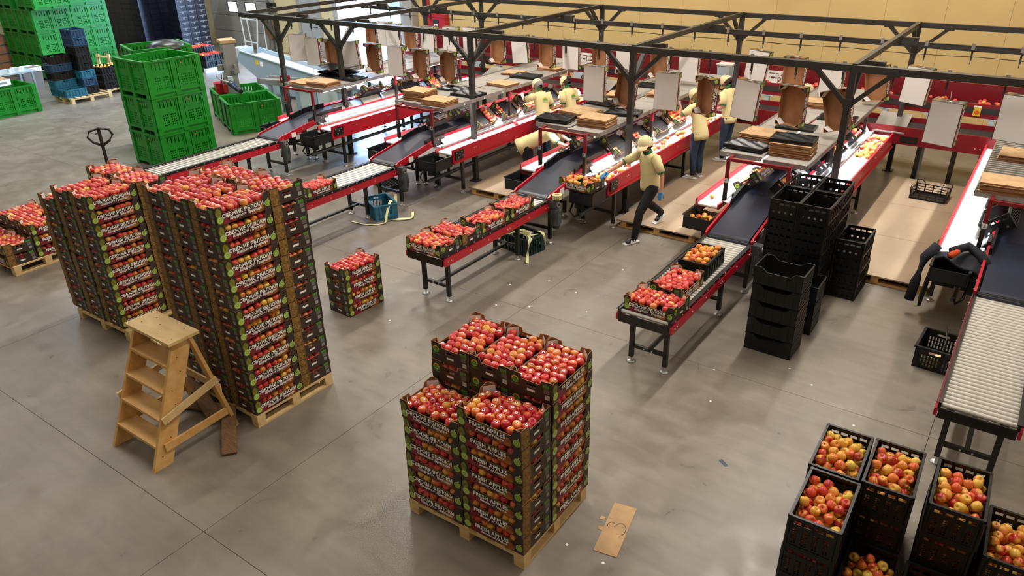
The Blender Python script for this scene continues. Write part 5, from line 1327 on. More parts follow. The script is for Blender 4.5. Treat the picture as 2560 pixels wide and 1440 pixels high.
# ------------------------------------------------------------------ red sorting machine along the back wall
def machine():
    X0, X1 = -15.5, 4.0
    t = thing('fruit_sorter', 'long red cross conveyor with black belt running behind the packing lines', 'conveyor', (0, 15.32, 0))
    def bx(a, c, m, nm, par=None): b = MB(); b.b2(a, c, m); return b.build(nm, par or t)
    bx((X0, 0, .68), (X1, .03, .86), 'red_dark', 'side_panel'); bx((X0, .0, .86), (X1, .05, 1.0), 'red_dark', 'upper_panel')
    bx((X0, .05, .94), (X1, .62, .97), 'belt_black', 'belt'); bx((X0, .62, .8), (X1, .66, 1.06), 'red_dark', 'back_panel')
    for k, x in enumerate([c+d for c in LC for d in (-1.3, 1.3)]):
        b = MB(); b.b2((x-.04, .1, 0), (x+.04, .18, .68), 'black_steel'); b.build('leg', t)
        p = MB(); p.cyl((x+.3, 0, .78), (x+.3, -.01, .78), .012, 'bolt', 8); p.build('bolt', t)
        p = MB(); p.cyl((x+.38, 0, .78), (x+.38, -.01, .78), .012, 'bolt', 8); p.build('bolt', t)
    for c in LC[1:]:
        bx((c+.95, -.012, .72), (c+1.25, 0, .84), 'black_steel', 'cover_plate')
    u = thing('feed_conveyor', 'upper red conveyor on pale blue legs with apples, in front of the yellow wall', 'conveyor', (0, 16.25, 0))
    bx((X0, 0, 1.12), (X1, .03, 1.20), 'red_dark', 'lower_strip', u); bx((X0, -.01, 1.20), (X1, .02, 1.31), 'motor_dark', 'side_rail', u)
    bx((X0, 0, 1.31), (X1, .04, 1.37), 'red_dark', 'upper_strip', u); bx((X0, .03, 1.24), (X1, .6, 1.28), 'belt_black', 'belt', u); bx((X0, .6, 1.2), (X1, .64, 1.62), 'red_dark', 'back_board', u)
    for c in LC:
        for d in (-.9, .45, 1.25):
            bx((c+d-.05, -.02, .0), (c+d+.05, .08, 1.12), 'machine_pale', 'leg', u); bx((c+d-.13, -.03, 1.10), (c+d+.13, .1, 1.12), 'machine_pale', 'leg_plate', u)
        # chute feeding the line below
        b = MB(); vs = [(c+.45, -.95, .90), (c+1.0, -.95, .90), (c+1.0, -.3, 1.12), (c+.45, -.3, 1.12)]; b.add(vs+[(v[0], v[1], v[2]-.02) for v in vs], [(0, 1, 2, 3), (7, 6, 5, 4), (0, 4, 5, 1), (1, 5, 6, 2), (2, 6, 7, 3), (3, 7, 4, 0)], 'corrugated'); b.build('chute', u)
        b = MB(); b.box((c-.2, -.03, 1.05), (.36, .03, .22), 'machine_pale'); b.cyl((c-.1, -.05, 1.06), (c-.1, -.075, 1.06), .05, 'motor_dark', 14); b.cyl((c-.1, -.075, 1.06), (c-.1, -.08, 1.06), .03, 'zinc', 10); b.build('drive_guard', u)
        b = MB(); b.box((c+.2, -.06, 1.16), (.2, .08, .08), 'black_plastic'); b.build('sensor_box', u)
        digits(u, '2', (c-.05, -.013, 1.25), 0, .05)
    b = MB(); b.box((-.95, -.02, 1.24), (.12, .012, .17), 'print_yellow'); b.cyl((-.95, -.028, 1.22), (-.95, -.03, 1.22), .04, 'orange_mark', 12); b.box((-.95, -.028, 1.33), (.12, .012, .03), 'print_white'); b.build('warning_sign', u)
    for k in range(46): mass((random.uniform(-6.5, 1), 15.38+.95+random.uniform(.05, .5), 1.32), .038, False, .3, 1)
    for k in range(26): mass((random.uniform(-1.9, .4), 16.35+random.uniform(0, .4), 1.32), .04, False, .3, 1)
    for x, nm in ((-2.05, 'white plastic crate on the feed conveyor behind the right post'), (-9.6, 'white plastic crate on the feed conveyor at mid left'), (-4.9, 'pale plastic crate on the feed conveyor behind the women')):
        q = thing('plastic_crate', nm, 'crate', (x, 16.62, 1.285)); b = MB()
        for s, L in ((T(0, -.18), .34), (T(0, .18, 0, math.pi), .34), (T(-.17, 0, 0, -math.pi/2), .36), (T(.17, 0, 0, math.pi/2), .36)):
            hs = [(-L/2+.03, .05, -.01, .11), (.01, .05, L/2-.03, .11), (-L/2+.03, .14, -.01, .19), (.01, .14, L/2-.03, .19)]; b.plate(grid_cells([-L/2, L/2]+[v for h in hs for v in (h[0], h[2])], [0, .24]+[v for h in hs for v in (h[1], h[3])], hs), .008, s, 'print_white')
        b.b2((-.17, -.18, 0), (.17, .18, .01), 'print_white'); b.build('shell', q)
    # transparent hanging tub and a carton on the machine
    q = thing('storage_tub', 'translucent tub of bits standing on the feed conveyor behind the third shelf', 'tub', (-5.95, 16.6, 1.285)); b = MB(); b.box((0, 0, .16), (.3, .3, .3), 'machine_pale', None, .85); b.build('body', q); b = MB(); b.box((0, 0, .32), (.34, .34, .03), 'white_card'); b.build('lid', q)
    # fire hose cabinet and red pipe on the wall
    q = thing('fire_cabinet', 'red fire hose cabinet on the yellow wall behind the gantry', 'cabinet', (-16.6, 19.36, 1.42)); b = MB(); b.b2((-.38, -.2, 0), (.38, .02, .42), 'red_paint'); b.build('body', q)
    b = MB(); b.b2((-.12, -.21, .0), (.12, -.2, .26), 'motor_dark'); b.build('window', q); b = MB(); b.b2((-.08, -.215, .0), (.1, -.21, .12), 'print_white'); b.cyl((0, -.216, .06), (0, -.218, .06), .04, 'red_paint', 12); b.build('label', q); b = MB(); b.cyl((0, -.1, .5), (0, -.02, .5), .07, 'motor_dark', 10); b.cyl((0, -.1, .42), (0, -.1, .55), .025, 'motor_dark', 8); b.build('valve', q)
    b = MB(); b.cyl((-17.05, 19.33, 1.2), (-17.05, 19.33, 5.5), .05, 'red_paint', 10); tag(b.build('water_pipe'), 'thin red riser pipe beside the fire hose cabinet', 'pipe')
machine()
# ------------------------------------------------------------------ people
def skin(nodes, edges, root, name, m, levels=2, parent=None):
    """one continuous surface grown around a skeleton: nodes {key: (pos, rx, ry)}"""
    keys = list(nodes); ix = {k: i for i, k in enumerate(keys)}
    me = bpy.data.meshes.new(name); me.from_pydata([nodes[k][0] for k in keys], [(ix[a], ix[b]) for a, b in edges], [])
    o = bpy.data.objects.new(name, me); col.objects.link(o)
    sk = o.modifiers.new('skin', 'SKIN'); sk.use_smooth_shade = True
    for k in keys:
        v = me.skin_vertices[0].data[ix[k]]; r = nodes[k][1:]; v.radius = (r[0], r[1] if len(r) > 1 else r[0]); v.use_root = (k == root)
    s = o.modifiers.new('sub', 'SUBSURF'); s.levels = levels; s.render_levels = levels
    dg = bpy.context.evaluated_depsgraph_get(); m2 = bpy.data.meshes.new_from_object(o.evaluated_get(dg)); bpy.data.objects.remove(o); bpy.data.meshes.remove(me)
    m2.materials.clear(); m2.materials.append(MATS[m]); m2.name = name
    m2.polygons.foreach_set('use_smooth', [True]*len(m2.polygons)); m2.polygons.foreach_set('material_index', [0]*len(m2.polygons))
    q = bpy.data.objects.new(name, m2); col.objects.link(q); q.parent = parent; return q

def loft(b, secs, m, side, n=16):
    """closed tube through (centre, half width along SIDE, half depth) sections"""
    C = [Vector(q[0]) for q in secs]; vs = []
    for i, q in enumerate(secs):
        d = (C[min(i+1, len(C)-1)]-C[max(i-1, 0)]).normalized(); x = (side-d*side.dot(d)).normalized(); y = d.cross(x)
        ry = q[2] if len(q) > 2 else q[1]
        vs += [C[i]+x*q[1]*math.cos(a)+y*ry*math.sin(a) for a in (2*math.pi*k/n for k in range(n))]
    b.add(vs, [(i*n+k, i*n+(k+1) % n, (i+1)*n+(k+1) % n, (i+1)*n+k) for i in range(len(C)-1) for k in range(n)]+[tuple(range(n))[::-1], tuple(range((len(C)-1)*n, len(C)*n))], m, True)

def person(label, loc, rz, J, top='shirt_cream', legs='trousers_black', cap=True, hair='hair_dark', bun=False, tail=False, gloves=(), shoes='shoe_white', emblem=False, collar=True, stripes=False, hem=.0, skirt=0, short=True):
    """local axes: +y is where the person faces, +x the right hand; J holds the joints"""
    t = thing('person', label, 'person', loc, rz)
    V = {k: Vector(v) for k, v in J.items()}
    hd = V['head']; nk = V['neck']; fw = (V['face']-hd).normalized(); up = (hd-nk).normalized(); rt = fw.cross(up).normalized(); up = rt.cross(fw).normalized()
    N = {'pel': (V['pelvis'], .095, .08), 'spn': ((V['pelvis']*.5+V['chest']*.5), .09, .07), 'chs': (V['chest'], .11, .075), 'nb': (nk-(nk-V['chest'])*.15, .065), 'nk': (nk, .05), 'jaw': (nk*.45+hd*.55+fw*.03, .058), 'hd': (hd+up*.015, .088, .095), 'top': (hd+up*.05, .066)}
    E = [('pel', 'spn'), ('spn', 'chs'), ('chs', 'nb'), ('nb', 'nk'), ('nk', 'jaw'), ('jaw', 'hd'), ('hd', 'top')]
    N['nose'] = (hd+fw*.105-up*.015, .014); E.append(('hd', 'nose'))
    for s in 'lr':
        sh, el, wr, ha = V['sh_'+s], V['el_'+s], V['wr_'+s], V['ha_'+s]
        N['sh'+s] = (sh, .058); N['ua'+s] = (sh*.5+el*.5, .046); N['el'+s] = (el, .038); N['fa'+s] = (el*.55+wr*.45, .035); N['wr'+s] = (wr, .024, .028); N['pm'+s] = (wr*.45+ha*.55, .022, .038); N['kn'+s] = (ha, .014, .036)
        E += [('chs', 'sh'+s), ('sh'+s, 'ua'+s), ('ua'+s, 'el'+s), ('el'+s, 'fa'+s), ('fa'+s, 'wr'+s), ('wr'+s, 'pm'+s), ('pm'+s, 'kn'+s)]
        hp, kn, an = V['hip_'+s], V['kn_'+s], V['an_'+s]
        N['hp'+s] = (hp, .062); N['th'+s] = (hp*.5+kn*.5, .058); N['ke'+s] = (kn, .046); N['cf'+s] = (kn*.65+an*.35, .044); N['an'+s] = (an, .036)
        E += [('pel', 'hp'+s), ('hp'+s, 'th'+s), ('th'+s, 'ke'+s), ('ke'+s, 'cf'+s), ('cf'+s, 'an'+s)]
    body = skin(N, E, 'pel', 'body', 'skin', 2, t)
    # five fingers on each hand, curled
    for s in 'lr':
        wr, ha = V['wr_'+s], V['ha_'+s]; d = (ha-wr).normalized(); side = d.cross(Vector((0, 0, 1)) if abs(d.z) < .9 else Vector((0, 1, 0))).normalized(); dn = side.cross(d).normalized()
        if dn.z > 0: dn = -dn
        FN = {'w': (wr, .03), 'p': (wr*.4+ha*.6, .026, .04)}; FE = [('w', 'p')]
        for k in range(4):
            o_ = side*(-.03+k*.02); L = (.068, .08, .075, .058)[k]
            a = ha+o_*1.0; FN['a%d' % k] = (a, .0105); FN['b%d' % k] = (a+d*L*.5+dn*.008, .0095); FN['c%d' % k] = (a+d*L*.85+dn*.03, .008)
            FE += [('p', 'a%d' % k), ('a%d' % k, 'b%d' % k), ('b%d' % k, 'c%d' % k)]
        FN['t0'] = (wr*.6+ha*.4+side*(-.045), .013); FN['t1'] = (ha*.8+wr*.2+side*(-.062)+dn*.015, .011); FN['t2'] = (ha+d*.015+side*(-.06)+dn*.03, .009); FE += [('w', 't0'), ('t0', 't1'), ('t1', 't2')]
        skin(FN, FE, 'w', 'glove' if s in gloves else 'hand', 'glove_blue' if s in gloves else 'skin', 1, t)
    # shirt: torso and short sleeves
    pv, ch = V['pelvis'], V['chest']; low = pv+(pv-ch).normalized()*(.06+hem)
    sd = (V['sh_r']-V['sh_l']).normalized(); b = MB(); ax = (nk-ch).normalized()
    loft(b, [(low, .172+skirt, .142+skirt*.6), (low*.5+pv*.5, .174, .142), (pv, .17, .138), (pv*.5+ch*.5, .15, .118), (ch, .172, .126), (ch*.55+nk*.45, .175, .108), (ch*.25+nk*.75, .12, .08), (nk-ax*.02, .064, .06)], top, sd)
    for s in 'lr':
        sh, el = V['sh_'+s], V['el_'+s]; k = .78 if short else 1; ins = sh*.8+ch*.2
        sec = [(ins, .06), (sh, .078), (sh*.6+el*.4*1.0, .07), (sh*(1-k)+el*k, .068)]
        if not short: sec += [(el*.5+V['wr_'+s]*.5, .055), (V['wr_'+s], .045)]
        loft(b, sec, top, Vector((0, 1, 0)) if abs((el-sh).normalized().y) < .8 else Vector((1, 0, 0)), 12)
    b.build('shirt', t)
    if collar:
        b = MB(); b.cyl(nk-up*.045-fw*.005, nk+up*.012, .078, 'collar_green', 16, .066, caps=False); b.cyl(nk-up*.045, nk+up*.012, .072, 'collar_green', 16, .06, caps=False); b.build('collar', t)
        for s in 'lr':
            sh, el = V['sh_'+s], V['el_'+s]; a, c = sh*.2+el*.8, sh*.15+el*.85
            b = MB(); b.cyl(a, c+(c-a)*.4, .062, 'collar_green', 14, .06); b.build('cuff', t)
    tb = MB(); hm = (V['hip_l']+V['hip_r'])/2; hs = (V['hip_r']-V['hip_l']).normalized(); upv = (pv-hm).normalized()
    loft(tb, [(pv+upv*.05, .148, .118), (pv, .158, .126), (hm, .165, .128), (hm-upv*.07, .15, .11), (hm-upv*.1, .1, .08)], legs, hs)
    for s in 'lr':
        hp, kn, an = V['hip_'+s], V['kn_'+s], V['an_'+s]
        loft(tb, [(hp+upv*.03, .07, .09), (hp, .088, .108), (hp*.75+kn*.25, .087, .1), (hp*.4+kn*.6, .076, .084), (kn, .064, .07), (kn*.65+an*.35, .06, .066), (kn*.3+an*.7, .054, .058), (an+Vector((0, 0, .0)), .05, .055)], legs, hs, 14)
        f = (V['toe_'+s]-an); fd = Vector((f.x, f.y, f.z)).normalized()
        heel = an-fd*.045; heel.z = an.z-.045; toe = V['toe_'+s]
        skin({'an': (an-Vector((0, 0, .015)), .042), 'he': (heel, .038, .036), 'mi': (heel*.5+toe*.5, .042, .032), 'to': (toe, .04, .026)}, [('an', 'he'), ('he', 'mi'), ('mi', 'to')], 'he', 'shoe', shoes, 1, t)
        b = MB(); pd = Vector((-fd.y, fd.x, 0)).normalized(); zb = Vector((0, 0, -.03))
        b.bar(heel-fd*.04+zb, toe+fd*.035+zb+Vector((0, 0, .01)), .085, .018, 'shoe_white'); b.build('sole', t)
        if stripes:
            for k in range(3):
                b = MB(); c = heel*(.62-.14*k)+toe*(.38+.14*k)
                for sd in (-1, 1): b.bar(c+pd*sd*.043+Vector((0, 0, -.02)), c+pd*sd*.036+fd*-.02+Vector((0, 0, .03)), .008, .012, 'shoe_white')
                b.build('shoe_stripe', t)
    tb.build('trousers', t)
    Mh = Matrix((rt, fw, up)).transposed(); 
    def at(p): return hd+Mh @ Vector(p)
    # hair and cap
    b = MB(); b.lathe([(0.0, .115), (.05, .108), (.09, .07), (.105, .02), (.1, -.03), (.085, -.07), (.06, -.085)], hair, 18, at((0, -.022, .005)), True, Mh)
    b.build('hair', t)
    for s in (-1, 1):
        b = MB(); b.lathe([(0, .018), (.012, .012), (.016, 0), (.012, -.014), (0, -.02)], 'skin', 8, at((s*.097, .008, -.012)), True, Mh); b.build('ear', t)
        b = MB(); b.lathe([(0, .006), (.009, 0), (0, -.006)], 'ink', 8, at((s*.033, .094, .008)), True, Mh); b.build('eye', t)
    b = MB(); b.box(at((0, .1, -.055)), (.04, .012, .008), 'jacket_orange', Mh); b.build('mouth', t)
    if bun:
        b = MB(); b.lathe([(0, .05), (.035, .04), (.055, 0), (.035, -.045), (0, -.052)], hair, 14, at((0, -.135, -.02)), True, Mh); b.build('hair_bun', t)
    if tail:
        b = MB(); b.tube([at((0, -.1, .0)), at((0, -.15, -.05)), at((.01, -.15, -.17)), at((.0, -.13, -.32))], .035, hair, 8); b.build('ponytail', t)
    if cap:
        b = MB(); b.lathe([(0, .128), (.04, .124), (.08, .1), (.11, .055), (.117, .015), (.115, -.012)], 'cap_cream', 20, at((0, -.01, .002)), True, Mh)
        c = b.build('cap', t); b = MB(); n = 9; vs = []
        for r0, zz in ((.095, .03), (.19, .005)):
            for i in range(n):
                a = R(-58+116*i/(n-1)); k = r0 if r0 < .1 else .115+.085*math.cos(a*1.35)
                vs.append(at((math.sin(a)*(.11 if r0 < .1 else .098), math.cos(a)*k if r0 < .1 else k, zz-.02*abs(math.sin(a)))))
        vs += [v-up*.006 for v in vs]; m = 2*n
        b.add(vs, [(i, i+1, n+i+1, n+i) for i in range(n-1)]+[(m+i, m+n+i, m+n+i+1, m+i+1) for i in range(n-1)]+[(n+i, n+i+1, m+n+i+1, m+n+i) for i in range(n-1)], 'cap_cream', True); b.build('visor', t)
        b = MB(); b.lathe([(0, .006), (.012, .003), (.014, 0)], 'cap_cream', 8, at((0, -.008, .135)), True, Mh); b.build('cap_button', t)
    if emblem:
        bk = (V['sh_l']+V['sh_r'])/2*.55+pv*.1+ch*.35; ax = (nk-pv).normalized(); r2 = (V['sh_r']-V['sh_l']).normalized(); nb = ax.cross(r2).normalized()
        if nb.dot(fw) > 0: nb = -nb
        Mx = Matrix((r2, -nb, ax)).transposed().to_4x4(); Mx.translation = bk+nb*.148-ax*.03
        b = MB(); ringp(b, 0, 0, .028, .048, Mx, .0, 'print_yellow', 0, math.pi, 12); disc(b, 0, -.008, .05, .026, Mx, .001, 'print_green', 14); ringp(b, 0, -.006, .02, .028, Mx, .003, 'print_lime_pale', math.pi, math.pi*2, 10)
        for k in range(6): rect(b, -.06+k*.02, -.062, -.046+k*.02, -.05, Mx, 0, 'print_olive')
        b.build('back_print', t)
    return t
def stand(h=1.66, lean=0, arms='work', la=None, ra=None, spread=.1, turn=0, step=0):
    k = h/1.7; l = R(lean)
    def P(y, z): return (0, y*k, z*k)
    hipz = .9
    def up(y, z):          # rotate the upper body forward about the hip
        dz = z-hipz; return (y*math.cos(l)+dz*math.sin(l), hipz+dz*math.cos(l)-y*math.sin(l))
    J = {}
    def S(n, x, y, z, body=True):
        if body: y, z = up(y, z)
        J[n] = (x*k, y*k, z*k)
    S('pelvis', 0, 0, .95); S('chest', 0, 0, 1.3); S('neck', 0, .01, 1.48); S('head', 0, .035, 1.58+.0)
    fy, fz = up(.035+.1, 1.58-.03-.04*(lean > 0)); J['face'] = (turn*.1*k, fy*k, fz*k-.04*k)
    for s, sg in (('l', -1), ('r', 1)):
        S('sh_'+s, sg*.17, 0, 1.38)
        a = la if s == 'l' else ra
        if a is None: a = [(sg*.23, .03, 1.12), (sg*.19, .25, 1.03), (sg*.16, .34, 1.0)]
        for n, q in zip(('el_', 'wr_', 'ha_'), a): J[n+s] = (q[0]*k, q[1]*k, q[2]*k)
        S('hip_'+s, sg*.085, 0, .9, False); J['kn_'+s] = (sg*spread*k, (.03+step*sg)*k, .5*k); J['an_'+s] = (sg*spread*k, step*sg*1.6*k, .085*k); J['toe_'+s] = (sg*(spread+.03)*k, (.15+step*sg*1.6)*k, .045*k)
    return J

# woman stepping down from the walkway towards the camera's left
W = dict(pelvis=(0, .02, .92), chest=(0, .07, 1.26), neck=(0, .13, 1.43), head=(.01, .17, 1.535), face=(-.02, .27, 1.50),
         sh_l=(-.16, .10, 1.345), el_l=(-.27, .05, 1.09), wr_l=(-.30, .08, .86), ha_l=(-.30, .11, .785),
         sh_r=(.16, .14, 1.345), el_r=(.30, .36, 1.20), wr_r=(.36, .58, 1.09), ha_r=(.38, .66, 1.05),
         hip_l=(-.085, .02, .88), kn_l=(-.09, .30, .49), an_l=(-.07, .36, .085), toe_l=(-.05, .52, .04),
         hip_r=(.085, .0, .88), kn_r=(.09, -.02, .56), an_r=(.08, -.36, .30), toe_r=(.085, -.235, .18))
person('woman in cream polo and black trousers stepping off the plywood walkway with blue gloves', (-4.66, 10.24, 0), R(160), W, bun=True, gloves='lr', shoes='shoe_black', stripes=True, hair='hair_dark', hem=.05)
# two women working at the third line, seen from behind
J = stand(1.66, 12, la=[(-.30, .22, 1.22), (-.12, .42, 1.36), (-.06, .5, 1.40)], ra=[(.3, .2, 1.2), (.2, .42, 1.2), (.16, .5, 1.2)])
person('woman with long fair ponytail in cream shirt and blue jeans behind a hanging carton', (-5.03, 13.03, .132), R(75), J, legs='jeans_blue', hair='hair_brown', tail=True, gloves='lr', cap=True, emblem=False, hem=.12, skirt=.0)
J = stand(1.68, 10)
person('woman in cream cap and dark jeans standing farther along the third line', (-4.98, 14.38, .132), R(80), J, legs='jeans_blue', emblem=True, gloves='r', hem=.1)
# man and woman at the second line
J = stand(1.74, 16, la=[(-.28, .28, 1.28), (-.16, .52, 1.32), (-.1, .6, 1.33)])
person('man in cream cap reaching into a carton on the second line', (-8.17, 12.6, .0), R(70), J, legs='jeans_blue', emblem=True, hem=.08, hair='print_grey')
J = stand(1.66, 12)
person('woman in cream cap and printed shirt beside the capped man', (-8.05, 13.45, .0), R(78), J, emblem=True, legs='trousers_black', hem=.08, bun=True)
# worker bending over the left belt of the third line
J = stand(1.66, 62, la=[(-.24, .62, .98), (-.2, .75, .92), (-.18, .83, .9)], ra=[(.24, .6, .98), (.2, .74, .92), (.18, .82, .9)])
person('worker in cream shirt bending low over the left belt of the third line', (-7.32, 10.72, .132), R(-62), J, legs='trousers_black', hem=.14, emblem=True, skirt=.03)
# worker half hidden behind the fourth shelf, and one at the far left table
J = stand(1.66, 30)
person('worker in cream shirt half hidden behind a brown hanging carton at the far conveyor', (-4.05, 14.75, .132), R(-60), J, hem=.08)
J = stand(1.75, 14)
person('man in dark blue work clothes standing at the sorting table far left', (-25.6, 9.05, 0), R(-60), J, top='navy_cloth', legs='navy_cloth', cap=False, collar=False, short=False, shoes='shoe_black')
# ------------------------------------------------------------------ green field bins
def build_bin():
    t = thing('harvest_bin', '', 'bin', PROTO); w, d, h = 1.14, 1.2, .735; m = 'green_plastic'
    for s, L in ((T(0, -d/2), w), (T(0, d/2, 0, math.pi), w), (T(-w/2, 0, 0, -math.pi/2), d), (T(w/2, 0, 0, math.pi/2), d)):
        b = MB(); hs = []
        for sg in (-1, 1):
            cx = sg*L*.235
            for k in range(5): hs.append((cx-.17+k*.08, h-.2, cx-.15+k*.08, h-.07))
            for i in range(7):
                for j in range(5):
                    if i == 3: continue
                    hs.append((cx-.145+i*.043, .17+j*.05, cx-.145+i*.043+.026, .17+j*.05+.026))
            hs.append((cx-.2, 0, cx+.2, .085))
        xs = [-L/2, L/2]+[v for q in hs for v in (q[0], q[2])]; zs = [0, h]+[v for q in hs for v in (q[1], q[3])]
        b.plate(grid_cells(xs, zs, hs), .03, s, m); b.build('side_wall', t)
        b = MB()
        for x in (-L/2+.05, 0, L/2-.05): b.box(s @ Vector((x, -.012, h/2)), (.1, .03, h-.01) if abs(s[0][0]) > .5 else (.03, .1, h-.01), m)
        for sg in (-1, 1):
            for dx in (-.2, .2): b.box(s @ Vector((sg*L*.235+dx, -.008, h*.5)), (.025, .02, h*.8) if abs(s[0][0]) > .5 else (.02, .025, h*.8), m)
        b.box(s @ Vector((0, -.01, h-.02)), (L, .03, .04) if abs(s[0][0]) > .5 else (.03, L, .04), m); b.box(s @ Vector((0, -.01, .11)), (L, .026, .05) if abs(s[0][0]) > .5 else (.026, L, .05), m)
        b.build('wall_rib', t)
        b = MB(); b.box(s @ Vector((.17, -.03, h-.11)), (.03, .01, .025) if abs(s[0][0]) > .5 else (.01, .03, .025), 'orange_mark'); b.build('mark', t)
    b = MB(); b.b2((-w/2+.03, -d/2+.03, .1), (w/2-.03, d/2-.03, .13), m); b.build('floor_panel', t)
    b = MB()
    for x in (-w/2+.06, 0, w/2-.06): b.b2((x-.05, -d/2+.035, 0), (x+.05, d/2-.035, .1), m)
    b.build('runner', t); return t
BIN = build_bin()
_nb = [0]
def fbin(x, y, z, rz, lab, grp=None):
    if _nb[0] == 0: _nb[0] = 1; BIN.location = (x, y, z); BIN.rotation_euler = (0, 0, rz); BIN['label'] = lab; o = BIN
    else: o = dup(BIN, (x, y, z), (0, 0, rz), lab)
    if grp: o['group'] = grp
    elif 'group' in o: del o['group']
for k in range(3): fbin(-15.1+.01*k, 8.62, k*.738, R(-2), 'green bin, %s of the stack of three behind the empty roller conveyor' % ('lowest', 'middle', 'topmost')[k], 'stack of three green bins')
for k in range(3): fbin(-16.45, 9.45, k*.738, R(-18), 'green bin, %s of the second stack half hidden behind the three bins' % ('lowest', 'middle', 'topmost')[k], 'hidden stack of green bins')
fbin(-16.05, 11.33, 0, R(-24.7), 'open green bin standing in front of the bin filling machine')
fbin(-17.18, 11.86, 0, R(-24.7), 'green bin under the column of the bin filling machine')
fbin(-23.28, 8.72, 0, 0, 'green bin cut by the left edge in front of the sorting table')
for ci, (x, y) in enumerate([(-27.4, 13.35), (-27.4, 12.13), (-28.58, 12.13)]):
    for k in range(4):
        fbin(x+(.35 if ci == 1 and k == 3 else 0), y, k*.738, 0, 'green bin, %s in the %s column of the big left stack' % (level(k, 4), ('right', 'front', 'rear left')[ci]), 'big stack of green bins')
t = thing('bag', 'crumpled black bag in the second stack of green bins', 'bag', (-16.2, 9.55, 2.08)); b = MB(); n = 10
vs = [((.42+.06*math.sin(5*a+h*9))*math.cos(a)*r, (.4+.06*math.cos(4*a))*math.sin(a)*r, z) for (r, z, h) in ((1, 0, 0), (1.05, .1, 1), (.7, .2, 2), (.2, .24, 3)) for a in (2*math.pi*i/n for i in range(n))]
b.add(vs, [(k*n+i, k*n+(i+1) % n, (k+1)*n+(i+1) % n, (k+1)*n+i) for k in range(3) for i in range(n)]+[tuple(range(3*n, 4*n)), tuple(range(n))[::-1]], 'liner_black', True); b.build('body', t)

